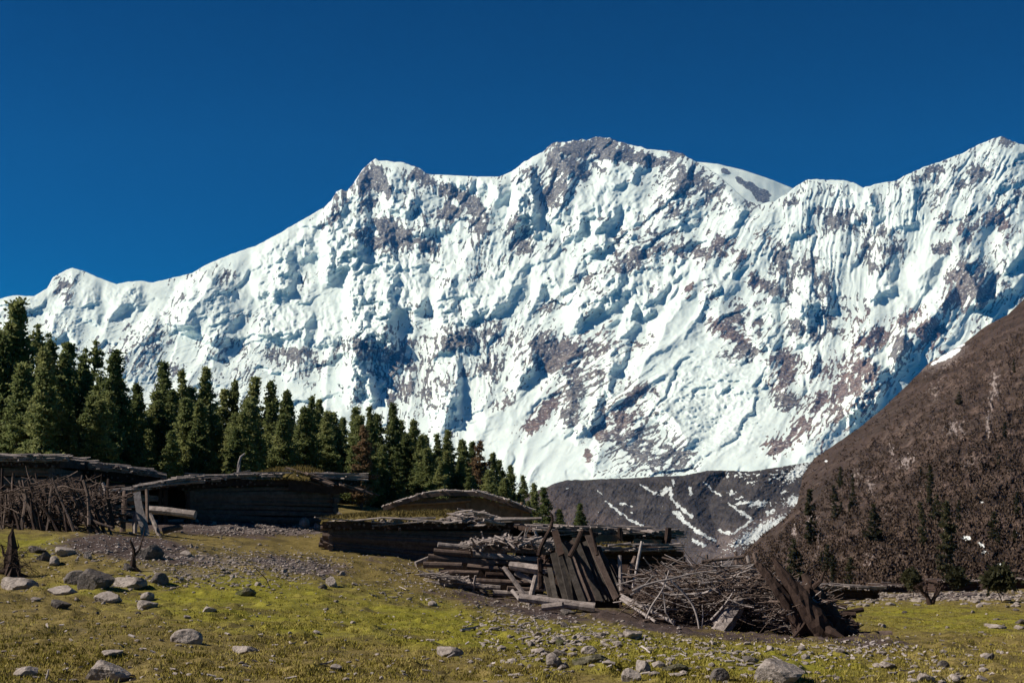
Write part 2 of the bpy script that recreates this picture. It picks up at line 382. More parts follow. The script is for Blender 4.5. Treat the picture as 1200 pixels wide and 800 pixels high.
nA = dnoise(ridged, 7, 20, 4, 61, 0.6); nB = fbm(U / 3.0, V / 2.6, 3, 66)
rkn = rk + 1.25 * (nA - 0.52) + 0.16 * nB
rock = sstep(0.47, 0.55, rkn)
reg = np.zeros(U.shape)
for x, y, a, b_, s_ in [(690,450,150,80,1),(940,400,130,90,1),(470,430,110,60,.9),(1060,260,160,90,.6),(820,270,130,60,.7),(470,240,110,60,.6),(170,400,110,50,.5),(1010,480,90,60,1),(600,300,120,60,.4)]:
    reg = np.maximum(reg, s_ * np.exp(-(((U - x) / a) ** 2 + ((V - y) / b_) ** 2)))
amb = dnoise(ridged, 8, 26, 4, 71, 0.6) + 0.55 * fbm(U / 34, V / 28, 4, 72) + 0.22 * nB
amb = amb * sm
q0 = np.quantile(amb, 0.68); q1 = np.quantile(amb, 0.93)
thr = q1 + (q0 - q1) * reg
rock = np.maximum(rock, 0.9 * sstep(thr - .02, thr + .10, amb))
rr_ = dnoise(ridged, 6.5, 32, 4, 45, 0.6)
ruf = sstep(-.05, .45, fbm(U / 75, V / 55, 3, 88)) * .92 + .08
ruf = np.maximum(ruf, np.clip(rk * 1.4, 0, 1)) * sm
R += (0.45 + 0.55 * ruf) * 23 * (big - 0.45) + (0.5 + 4.2 * ruf) * (mid - 0.45) + ruf * 1.0 * iso + (0.15 + 2.6 * ruf) * (rr_ - .4)
def saw(lam, amp, warp, seed, drop=.16, da=0.0):
    tot = 0; ws = 0
    wn = fbm(U / (lam * 2.2), V / (lam * 2.2), 5, seed, .5)
    for k_, c_ in enumerate([22, 47, 74]):
        w_ = np.exp(-((steep + da - c_) / 13.0) ** 2)
        th_ = math.radians(c_)
        x = (U * math.cos(th_) + V * math.sin(th_)) / lam + warp * wn + .3 * (big - .5) + k_ * .37
        f_ = x - np.floor(x)
        prof = np.where(f_ < 1 - drop, f_ / (1 - drop), 1 - sstep(0, 1, (f_ - 1 + drop) / drop))
        tot = tot + w_ * (prof - .5); ws = ws + w_
    loc = sstep(-.25, .3, fbm(U / (lam * 1.8), V / (lam * 1.3), 3, seed + 7))
    return amp * tot / ws * loc
steep = np.interp(U, [0, 300, 500, 650, 850, 950, 1100, 1250], [66, 74, 64, 50, 44, 26, 34, 46]) + 10 * fbm(U / 120, V / 90, 2, 97)
R += (.35 + .65 * sm) * saw(42, 12, 1.15, 111, .12) + (.12 + .88 * ruf) * saw(18, 4.6, 1.1, 121, .14, 5) + (.05 + .95 * ruf) * saw(8, 2.1, 1.1, 131, .2, -6)
rough_amp = np.clip(rk * 1.3, 0, 1) * .8 + rock * .3
# beds of rock and bergschrunds: thin ledges across the face
led = np.abs(pnoise(UW / 42 + 0.02 * V, (VW + 0.28 * U) / 9.0, 77))
R += sm * 1.5 * np.exp(-(led / 0.12) ** 2) * sstep(0, .4, fbm(U / 50, V / 30, 2, 78) + .15)
R *= 1 - .45 * fl0
R += (0.10 + 2.8 * rough_amp) * (dnoise(ridged, 7.5, 10.5, 4, 81, 0.62) - 0.45) * (0.25 + 0.75 * sm) + (0.06 + 1.2 * rough_amp) * fbm(U / 3.1, V / 2.7, 3, 82, .6)
# flutes
R += fl * 6.0 * (1 - np.abs(dnoise(pnoise, 6.0, 70, 91))) + fl * 2.0 * dnoise(pnoise, 2.6, 36, 92)
# ice fall: stepped bands
ice = np.exp(-(((U - 835) / 62) ** 2 + ((V - 470) / 58) ** 2) ** 1.5 * .8)
band = pnoise(UW / 30 + .3 * fbm(U / 12, V / 12, 3, 95), (VW - 0.10 * (U - 835) + ((U - 835) / 30) ** 2) / 7.5, 94)
R += ice * 9.0 * (1 - np.abs(band)) ** 1.3 + ice * 3.0 * fbm(U / 5, V / 4, 3, 96)
rock *= (1 - 0.85 * ice)
# the ridge itself stays where the skyline is
R *= sstep(-2, 14, V - vs[None]) * 0.85 + 0.15
Dm = np.interp(V, [150, 300, 450, 560, 610], [13400, 11400, 9300, 7700, 6900]) + 260 * np.sin(U / 210.0) 
Dd = Dm * (1 - R / F)
P = at_np(U, V, Dd)
# far side of the massif: falls away behind the ridge
back = []
for k, (dy, dz) in enumerate([(120, -60), (400, -300), (1100, -1000), (2600, -2400)]):
    q = P[0].copy(); q[:, 1] += dy; q[:, 2] = np.maximum(q[:, 2] + dz * (0.8 + 0.4 * np.sin(uu / 33)), -300); back.append(q)
P = np.concatenate([np.array(back[::-1]), P], 0)
att = np.stack([rock, tn, ice], -1); att = np.concatenate([np.zeros((4, len(uu), 3)), att], 0)
m, n, b = new_mat('snow_and_rock')
ca = N(n, 'ShaderNodeVertexColor', layer_name='mask'); sp = N(n, 'ShaderNodeSeparateColor'); n.links.new(ca.outputs[0], sp.inputs[0])
p = geo(n)
g1 = noise(n, p, 0.016, 6, 0.7); g2 = noise(n, p, 0.05, 5, 0.7); g3 = noise(n, p, 0.004, 4, 0.6)
grey = ramp(n, g1, [(0.36, (0.045, 0.045, 0.048)), (0.68, (0.19, 0.185, 0.18))])
red = ramp(n, g1, [(0.36, (0.055, 0.038, 0.032)), (0.68, (0.23, 0.16, 0.135))])
rc = mix(n, sp.outputs[1], grey, red)
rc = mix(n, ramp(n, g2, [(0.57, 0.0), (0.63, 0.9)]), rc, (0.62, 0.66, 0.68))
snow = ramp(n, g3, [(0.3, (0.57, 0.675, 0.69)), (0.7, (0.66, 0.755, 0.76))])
msk = mth(n, 'ADD', sp.outputs[0], mth(n, 'MULTIPLY', mth(n, 'SUBTRACT', g2, 0.5), 0.7))
msk = ramp(n, msk, [(0.36, 0.0), (0.56, 1.0)])
n.links.new(mix(n, msk, snow, rc), b.inputs['Base Color'])
hh = mth(n, 'ADD', g1, mth(n, 'MULTIPLY', g2, 0.6))
bp = N(n, 'ShaderNodeBump'); bp.inputs['Distance'].default_value = 20.0
n.links.new(mth(n, 'ADD', mth(n, 'MULTIPLY', msk, 0.5), 0.10), bp.inputs['Strength']); n.links.new(hh, bp.inputs['Height']); n.links.new(bp.outputs[0], b.inputs['Normal'])
b.inputs['Roughness'].default_value = 0.8
M['snow'] = m
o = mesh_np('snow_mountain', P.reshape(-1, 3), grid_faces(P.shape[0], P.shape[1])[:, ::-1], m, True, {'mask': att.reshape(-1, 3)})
tag(o, kind='structure')

# snow dome behind the ridge
u2 = np.arange(770, 1000, 2.0); v2 = np.interp(u2, [770, 800, 815, 840, 870, 900, 930, 960, 1000], [189, 189, 189.5, 192, 199, 209, 221, 236, 255]) + .5 * fbm(u2 / 8, u2 * 0, 3, 7)
t2 = np.linspace(0, 1, 60)[:, None]; V2 = v2[None] + 75 * t2; U2 = np.broadcast_to(u2[None], V2.shape)
R2 = 6 * fbm(U2 / 30, V2 / 20, 5, 101) + 8 * np.exp(-(((U2 - 848) / 8) ** 2 + ((V2 - 202) / 4) ** 2))
D2 = 15600 - 26 * (V2 - v2[None]) - 150 * np.sin(np.pi * np.clip((U2 - 770) / 230, 0, 1))
P2 = at_np(U2, V2, D2 * (1 - R2 / F))
rk2 = np.zeros(U2.shape)
for x, y, a, b_, g in [(880,219,12,5,.5),(893,229,10,7,.3),(850,201,6,3,.4),(868,212,8,4,.8)]:
    dx, dy = U2 - x, V2 - y; q = np.hypot((dx + dy * g) / a, (dy - dx * g) / b_); rk2 = np.maximum(rk2, np.exp(-q * q * .6))
rk2 = sstep(.35, .6, rk2 + .3 * fbm(U2 / 5, V2 / 5, 3, 103))
bk = P2[0].copy(); bk[:, 1] += 900; bk[:, 2] -= 500
P2 = np.concatenate([bk[None], P2], 0); a2 = np.concatenate([np.zeros((1,) + rk2.shape[1:] ), rk2], 0)
o = mesh_np('snow_dome', P2.reshape(-1, 3), grid_faces(P2.shape[0], P2.shape[1])[:, ::-1], m, True, {'mask': np.stack([a2, 0 * a2, 0 * a2], -1).reshape(-1, 3)})
tag(o, kind='structure')
# ---------------------------------------------------------------- moraine
def ell(U, V, lst):
    r = np.zeros(U.shape)
    for x, y, a, b_, ang, s_ in lst:
        ca_, sa_ = math.cos(math.radians(ang)), math.sin(math.radians(ang)); dx, dy = U - x, V - y
        r = np.maximum(r, s_ * np.exp(-(((dx * ca_ + dy * sa_) / a) ** 2 + ((-dx * sa_ + dy * ca_) / b_) ** 2) * .7))
    return r
u3 = np.arange(430, 1080, 0.8)
v3 = np.interp(u3, [430,540,600,640,650,665,690,700,740,770,800,830,850,880,900,950,1010,1080],[606,596,584,571,566,562,562,561,560,558,557,551,551,552,549,541,522,495]) + 1.1 * fbm(u3 / 7, u3 * 0, 4, 201)
tt3 = np.linspace(0, 1, 230)[:, None]; V3 = v3[None] + (720 - v3[None]) * tt3; U3 = np.broadcast_to(u3[None], V3.shape).copy()
R3 = np.zeros(U3.shape)
for pts, A, wl, wr in [([(700,556),(770,590),(830,630)],10,50,22),([(850,552),(830,590),(842,640)],-12,18,16),([(900,550),(880,580),(862,622)],9,22,20),([(640,566),(650,600),(640,660)],10,40,60),([(780,556),(800,590),(835,628)],7,16,14)]:
    d, q = poly_dist(U3, V3, pts); R3 += A * np.maximum(0, 1 - np.abs(d) / np.where(d < 0, wr, wl))
R3 += 5 * (ridged(U3 / 26 + V3 / 40, V3 / 50, 4, 203) - .5) + 1.6 * fbm(U3 / 6, V3 / 5, 4, 204, .6) + 0.8 * fbm(U3 / 2.2, V3 / 2, 2, 205)
rub = ell(U3, V3, [(870,556,45,9,0,1),(915,556,30,12,-15,1),(800,566,60,6,0,.5)])
R3 += rub * 4.5 * (ridged(U3 / 6, V3 / 4, 3, 206) - .4)
R3 *= sstep(-1, 8, V3 - v3[None]) * .9 + .1
D3 = np.interp(V3, [500, 560, 640, 670, 720], [2350, 2200, 2000, 1850, 1500]) * (1 - R3 / F)
P3 = at_np(U3, V3, D3)
uw, vw = U3 + 3.2 * fbm(U3 / 7, V3 / 7, 4, 208, .65), V3 + 3.2 * fbm(U3 / 6, V3 / 6, 3, 209)
sn = np.zeros(U3.shape)
for pts, w in [([(786,572),(787,585),(800,597),(810,605)],2.4),([(790,600),(810,617),(825,627),(838,633)],3.0),([(812,633),(826,639)],3.2),([(843,622),(858,625),(870,617),(881,609),(869,600),(855,590)],2.2),
               ([(775,578),(784,572)],4.2),([(757,572),(768,577)],2.2),([(808,572),(810,578)],2.6),([(834,575),(845,580)],1.6),([(864,590),(890,587)],2.2),([(710,588),(722,597),(735,607),(753,616)],1.5),
               ([(899,601),(906,598)],3),([(788,562),(790,570)],1.2),([(825,563),(834,574)],1.1),([(750,567),(757,572)],1.2),([(792,598),(800,604)],2),([(700,574),(706,579)],.9),([(862,585),(872,582)],1.6)]:
    d, q = poly_dist(uw, vw, pts); sn = np.maximum(sn, np.exp(-(d / (w * .85)) ** 2))
sn = np.maximum(sn, ell(uw, vw, [(893,622,36,8,-27,1),(933,587,13,6,-5,1),(934,553,16,6,-38,1),(858,577,4,2,0,1),(664,572,3,1.2,0,.9),(730,590,4,1.6,0,.9),(741,600,2,1.4,0,.9),(740,593,3,1,0,.8),(888,590,16,4,0,.8),(918,577,4,2,0,.8),(880,566,5,2,0,.8)]))
sn = sstep(.42, .56, sn - .06 + 1.05 * fbm(U3 / 3.8, V3 / 2.2, 4, 210, .7))
sn = np.maximum(sn, sstep(.55, .7, rub * .55 + .6 * fbm(U3 / 5, V3 / 2.4, 3, 211)))
path = ell(uw, vw, [(880,622,60,9,-25,1),(845,645,20,16,0,1),(930,600,30,8,-25,.8)])
brown = np.clip(sstep(0, 1, (V3 - 565 - (U3 - 640) * .45) / 40 + .3) * (1 - sstep(780, 830, U3)) + path, 0, 1)
m, n, b = new_mat('scree_with_snow')
cvx = N(n, 'ShaderNodeVertexColor', layer_name='mask'); sp = N(n, 'ShaderNodeSeparateColor'); n.links.new(cvx.outputs[0], sp.inputs[0])
p = geo(n); g1 = noise(n, p, 0.05, 6, .7); g2 = noise(n, p, .25, 4, .7)
gs = mth(n, 'ADD', mth(n, 'MULTIPLY', g1, .6), mth(n, 'MULTIPLY', g2, .4))
c1 = ramp(n, gs, [(.36, (.018, .017, .019)), (.64, (.088, .078, .076))]); c2 = ramp(n, gs, [(.36, (.04, .031, .030)), (.64, (.15, .118, .108))])
c3 = ramp(n, gs, [(.36, (.11, .09, .088)), (.64, (.24, .20, .19))])
c = mix(n, sp.outputs[1], c1, c2); c = mix(n, sp.outputs[2], c, c3)
c = mix(n, ramp(n, mth(n, 'ADD', sp.outputs[0], mth(n, 'MULTIPLY', mth(n, 'SUBTRACT', g2, .5), .6)), [(.42, 0.0), (.58, 1.0)]), c, mix(n, g1, (.34, .36, .37), (.80, .86, .86)))
n.links.new(c, b.inputs['Base Color']); bump(n, b, gs, .9, 5)
bk = [P3[0].copy() for _ in range(3)]
for q, (dy, dz) in zip(bk, [(1500, -250), (500, -120), (80, -15)]): q[:, 1] += dy; q[:, 2] += dz
P3 = np.concatenate([np.array(bk), P3], 0)
at3 = np.concatenate([np.zeros((3, len(u3), 3)), np.stack([sn, brown, path * .8], -1)], 0)
o = mesh_np('moraine_hill', P3.reshape(-1, 3), grid_faces(P3.shape[0], P3.shape[1])[:, ::-1], m, True, {'mask': at3.reshape(-1, 3)}); tag(o, kind='structure')

# ---------------------------------------------------------------- hillside on the right
EDGE = [(840,676),(860,663),(874,646),(893,627),(921,606),(934,590),(941,556),(954,537),(1007,501),(1035,478),(1062,452),(1090,424),(1130,402),(1155,382),(1182,368),(1200,350),(1300,285)]
hd = TPS([(p_[0] / 100., p_[1] / 100.) for p_ in [(860,663),(900,627),(941,556),(1007,501),(1065,450),(1130,402),(1200,350),(1300,285),(840,712),(950,712),(1050,712),(1200,712),(1300,712),(1000,600),(1100,600),(1200,600),(1100,500),(1200,500),(950,650),(1200,420)]],
         [420,460,560,620,680,720,760,820,250,225,200,178,170,330,290,270,430,390,300,540], 0.02)
u4 = np.arange(838, 1290, 0.7); v4 = np.interp(u4, *zip(*EDGE)) + .9 * fbm(u4 / 6, u4 * 0, 4, 301)
tt4 = np.linspace(0, 1, 520)[:, None]; V4 = v4[None] + (712 - v4[None]) * tt4; U4 = np.broadcast_to(u4[None], V4.shape).copy()
forest = sstep(-8, 14, (V4 - np.interp(U4, [880,930,985,1005,1060,1110,1200,1290],[648,606,560,528,472,424,376,325])) + 14 * fbm(U4 / 20, V4 / 20, 4, 303))
R4 = 9 * (ridged(U4 / 60 + V4 / 90, V4 / 70, 3, 304) - .5)
R4 += (1 - forest) * (13 * (ridged(U4 / 16 + V4 / 30, V4 / 60, 4, 312) - .5) + 1.6 * fbm(U4 / 5, V4 / 5, 4, 313, .65))
R4 += forest * (32 * (ridged(U4 / 24 - V4 / 60, V4 / 34, 5, 305, .6) - .5) + 7 * fbm(U4 / 6, V4 / 7, 4, 306, .65)) + .5 * fbm(U4 / 3, V4 / 3, 3, 307)
R4 *= sstep(-1, 12, V4 - v4[None]) * .9 + .1
R4 *= 1 - .6 * sstep(660, 705, V4)
D4 = hd(U4 / 100, V4 / 100)
D4 = D4 * (1 - R4 / F * 1.8)
P4 = at_np(U4, V4, D4)
pale = ell(U4, V4, [(1105,420,28,9,-28,1.5),(1165,455,7,22,5,.9),(1158,500,3,16,0,1),(1160,475,6,12,0,.8),(1120,503,16,12,0,.8),(1062,540,12,9,-20,.9),(1044,528,5,10,0,.8),(930,620,5,10,0,.9),(946,610,14,6,-20,.9),(1020,655,9,16,20,.75),(1005,560,14,14,0,.6),
  (1095,455,10,20,10,.6),(1080,570,14,6,0,.7),(1130,600,12,8,0,.5),(1040,600,14,14,0,.5),(960,640,8,14,0,.5),(1020,570,6,14,0,.8),(1140,540,20,10,0,.6),(1185,500,10,18,0,.4)])
pale = sstep(.44, .68, pale * .62 + .5 * (ridged(U4 / 7, V4 / 9, 3, 308) - .35) + .35 * fbm(U4 / 2.4, V4 / 2.4, 3, 309))* (0.35 + .65 * forest)
snow4 = ell(U4 + 1.3 * fbm(U4 / 3, V4 / 3, 2, 310), V4 + 1.3 * fbm(U4 / 3, V4 / 3, 2, 311), [(1132,630,6,2.6,10,1),(1150,639,5,2.5,35,1),(1154,647,4,2.5,20,1),(1145,686,3.5,5,0,1),(1170,661,3.5,2,0,1),(1177,670,6,2.6,5,1),(1150,588,2.5,1,0,1),(1112,416,16,3.4,-28,1),(1097,424,9,1.8,-30,.9),(1125,405,6,1.6,-20,.9),(1192,625,4,1.5,30,.9),(1108,620,2,1,0,.9),(968,540,2,1,0,.9)])
snow4 = sstep(.42, .6, snow4)
m, n, b = new_mat('brown_hillside')
cvx = N(n, 'ShaderNodeVertexColor', layer_name='mask'); sp = N(n, 'ShaderNodeSeparateColor'); n.links.new(cvx.outputs[0], sp.inputs[0])
p = geo(n); g1 = noise(n, p, .07, 6, .7); g2 = noise(n, p, .5, 4, .7)
gs = mth(n, 'ADD', mth(n, 'MULTIPLY', g1, .5), mth(n, 'MULTIPLY', g2, .5))
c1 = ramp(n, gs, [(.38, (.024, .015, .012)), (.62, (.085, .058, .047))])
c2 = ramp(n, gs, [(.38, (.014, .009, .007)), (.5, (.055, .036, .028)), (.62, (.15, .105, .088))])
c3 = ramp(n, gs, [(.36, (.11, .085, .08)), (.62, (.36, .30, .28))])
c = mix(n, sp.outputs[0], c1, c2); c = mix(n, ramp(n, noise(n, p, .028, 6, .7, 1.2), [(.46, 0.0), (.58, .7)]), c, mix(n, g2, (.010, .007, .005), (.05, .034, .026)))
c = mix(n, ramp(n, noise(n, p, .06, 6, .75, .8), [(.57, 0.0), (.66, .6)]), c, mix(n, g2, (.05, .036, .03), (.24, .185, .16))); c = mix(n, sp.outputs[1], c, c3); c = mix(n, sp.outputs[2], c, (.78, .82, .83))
n.links.new(c, b.inputs['Base Color']); bump(n, b, gs, .8, 1.5)
bk = [P4[0].copy() for _ in range(3)]
for q, (dx, dy, dz) in zip(bk, [(200, 500, -200), (60, 160, -50), (8, 25, -5)]): q[:, 0] += dx; q[:, 1] += dy; q[:, 2] += dz
P4b = np.concatenate([np.array(bk), P4], 0)
at4 = np.concatenate([np.zeros((3, len(u4), 3)), np.stack([forest, pale, snow4], -1)], 0)
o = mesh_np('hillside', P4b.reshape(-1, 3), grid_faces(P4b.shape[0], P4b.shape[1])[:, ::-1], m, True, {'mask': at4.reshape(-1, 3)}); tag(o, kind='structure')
def on_hill(u, v):
    i = min(max(int(round((u - u4[0]) / 0.7)), 0), len(u4) - 1)
    j = min(max(int(round((v - v4[i]) / (712 - v4[i]) * 519)), 0), 519)
    return Vector(P4[j, i])

# ---------------------------------------------------------------- meadow
GC = [(0,800,13),(300,800,13.2),(600,800,13.5),(900,800,13.8),(1200,800,14),(0,740,19),(300,740,20),(600,742,22),(900,755,25),(1200,745,26),(0,690,29),(150,680,31),(300,680,32),(450,690,33),(600,715,32),
      (-150,700,26),(-150,625,42),(0,625,39),(70,620,41),(150,632,38),(250,612,51),(400,624,51),(240,640,42),(350,650,42),(390,645,46),(480,658,45),(590,690,43),(520,705,37),(650,716,37),(700,720,36.5),(760,730,35),(850,745,33.5),(950,752,33),
      (1050,745,38),(1000,705,72),(1100,712,60),(1200,705,70),(1350,700,80),(1350,760,26),(960,708,74),(1060,699,105),(1150,693,135),(1200,690,140),(1250,688,145),(1000,696,130),(950,700,130),(1100,694,190),(1250,691,220),(960,705,215),(1350,690,230),
      (430,600,75),(300,598,80),(100,596,80),(-100,590,80),(500,606,100),(300,598,130),(100,594,120),(-150,588,130),(600,612,140),(500,606,180),(300,600,220),(0,596,220),(-200,590,230),(480,632,53),(560,645,53),(500,622,62),(560,628,62),(620,645,60),(430,612,60),
      (640,652,70),(700,675,60),(780,695,60),(700,690,90),(800,708,100),(880,712,100),(700,690,180),(800,708,200),(640,650,200)]
GP = [at(*c_) for c_ in GC]
GP += [Vector((x_, y_, 0.05 - 0.004 * x_)) for x_, y_ in [(-6, 5), (0, 5), (6, 5), (-3, 0), (3, 0), (0, -6), (-14, 8), (12, 8)]]
gt = TPS([(p_.x, p_.y) for p_ in GP], [p_.z for p_ in GP], 1.0)
def rough(x, y):
    r = np.hypot(x, y)
    a = 0.20 * fbm(x / 3.4, y / 4.0, 4, 401, .55) + 0.07 * fbm(x / .9, y / .9, 3, 402) * (1 - sstep(60, 120, r))
    a += 0.08 * sstep(.1, .6, fbm(x / .6, y / .8, 3, 403)) * sstep(60, 30, r)
    return a
def gz_np(x, y): return gt(x, y) + rough(x, y)
def gz(x, y): return float(gz_np(np.array([x]), np.array([y]))[0])
_D = np.exp(np.linspace(math.log(8), math.log(235), 420))
def ground(u, v, near=None):
    """first point of the meadow met in direction (u, v)"""
    P_ = at_np(np.full(420, float(u)), np.full(420, float(v)), _D)
    d = P_[:, 2] - gz_np(P_[:, 0], P_[:, 1])
    k = np.argmax(d < 0) if (d < 0).any() else 419
    if k == 0: return Vector(P_[0])
    f = d[k - 1] / (d[k - 1] - d[k]) if d[k] < 0 else 0
    p_ = P_[k - 1] * (1 - f) + P_[k] * f
    return Vector((p_[0], p_[1], gz(p_[0], p_[1])))
def foot(u, v, D):
    """ground point below direction u at distance D"""
    p_ = at(u, v, D); return Vector((p_.x, p_.y, gz(p_.x, p_.y)))
rr = np.exp(np.linspace(math.log(4.0), math.log(240), 760))
aa = np.linspace(math.radians(-34), math.radians(32), 900)
X5 = rr[:, None] * np.sin(aa)[None]; Y5 = rr[:, None] * np.cos(aa)[None]
Z5 = gz_np(X5, Y5)
def to_uv(X, Y, Z):
    z = Z - CAMZ
    f_ = Y * CP + z * SP; up = -Y * SP + z * CP
    return 600 + F * X / f_, 400 - F * up / f_
Ug, Vg = to_uv(X5, Y5, Z5)
fw = 14 * fbm(X5 / 2.2, Y5 / 3.0, 4, 410); Uw, Vw = Ug + 3 * fw, Vg + .5 * fw
dirt = ell(Uw, Vw, [(150,640,80,14,3,1),(260,618,130,10,3,1),(200,652,60,10,8,.8),(350,662,70,12,6,.75),(560,700,80,12,10,.7),(640,718,80,9,8,.8),(760,728,80,10,10,1),(880,745,70,8,3,.9),(1000,748,60,9,5,.9),(480,662,50,8,10,.5),(620,738,40,8,10,.5),
                    (700,770,50,8,0,.35),(440,655,40,8,0,.5),(1110,697,110,5,0,.9),(870,775,60,8,0,.4),(80,640,60,10,0,.5),(420,720,90,6,8,.35),(60,605,100,10,0,1)])
mossm = ell(Uw, Vw, [(330,710,190,34,5,1),(480,728,150,28,8,1),(30,640,60,14,0,.9),(130,685,90,14,0,.8),(700,760,140,30,6,1),(870,772,150,22,4,.95),(1110,725,130,16,3,.9),(560,745,70,18,10,1),(230,690,60,14,0,.9),(1000,770,80,10,0,.5),(640,790,80,10,0,.5)])
deb = ell(Uw, Vw, [(345,662,55,9,6,1),(240,655,70,8,6,.9),(300,620,110,6,4,1),(600,724,50,8,15,.6),(620,770,50,7,5,.35),(540,690,40,6,20,.9),(1110,698,120,3.5,0,1),(200,668,60,8,8,.8),(490,655,60,8,10,.6),(1080,775,70,6,0,.3)])
m, n, b = new_mat('rough_pasture')
cvx = N(n, 'ShaderNodeVertexColor', layer_name='mask'); sp = N(n, 'ShaderNodeSeparateColor'); n.links.new(cvx.outputs[0], sp.inputs[0])
p = geo(n)
g0 = noise(n, p, .45, 4, .6); g1 = noise(n, p, 2.2, 6, .7); g2 = noise(n, p, 13, 5, .75); g3 = noise(n, p, 45, 3, .7)
fine = mth(n, 'ADD', mth(n, 'MULTIPLY', g1, .35), mth(n, 'ADD', mth(n, 'MULTIPLY', g2, .35), mth(n, 'MULTIPLY', g3, .3)))
cm = ramp(n, fine, [(.36, (.06, .055, .007)), (.5, (.185, .172, .014)), (.64, (.34, .295, .045))])
co = ramp(n, fine, [(.36, (.05, .037, .012)), (.5, (.16, .12, .034)), (.66, (.33, .25, .10))])
cd = ramp(n, fine, [(.36, (.028, .019, .017)), (.52, (.075, .052, .045)), (.66, (.17, .13, .115))])
cb = ramp(n, fine, [(.42, (.06, .045, .04)), (.55, (.20, .16, .15)), (.64, (.42, .36, .34))])
def edge(src, amt=1.0, lo=.4, hi=.62):
    return ramp(n, mth(n, 'ADD', src, mth(n, 'MULTIPLY', mth(n, 'SUBTRACT', g1, .5), amt)), [(lo, 0.0), (hi, 1.0)])
c = mix(n, edge(sp.outputs[1], 1.2, .3, .7), co, cm); c = mix(n, ramp(n, g0, [(.42, 0.0), (.62, .55)]), c, co)
c = mix(n, ramp(n, noise(n, p, .9, 5, .65), [(.54, 0.0), (.64, .75)]), c, mix(n, g2, (.022, .017, .007), (.10, .075, .03)))
c = mix(n, edge(sp.outputs[0], 1.1), c, cd); c = mix(n, mth(n, 'MULTIPLY', edge(sp.outputs[2], 1.6, .5, .8), .6), c, cb)
n.links.new(c, b.inputs['Base Color']); bump(n, b, fine, 1.0, .06)
M['ground'] = m
o = mesh_np('meadow', np.stack([X5, Y5, Z5], -1).reshape(-1, 3), grid_faces(760, 900)[:, ::-1], m, True, {'mask': np.stack([dirt, mossm, deb], -1).reshape(-1, 3)}); tag(o, kind='structure')
# valley floor reaching the foot of everything
m, n, b = new_mat('valley_ground'); n.links.new(ramp(n, noise(n, geo(n), .01, 5, .6), [(.4, (.03, .03, .025)), (.6, (.07, .06, .05))]), b.inputs['Base Color'])
o = mesh_np('valley_floor', np.array([(-15000, -500, -110), (15000, -500, -110), (15000, 16000, -110), (-15000, 16000, -110)]), np.array([[0, 1, 2, 3]]), m); tag(o, kind='structure')
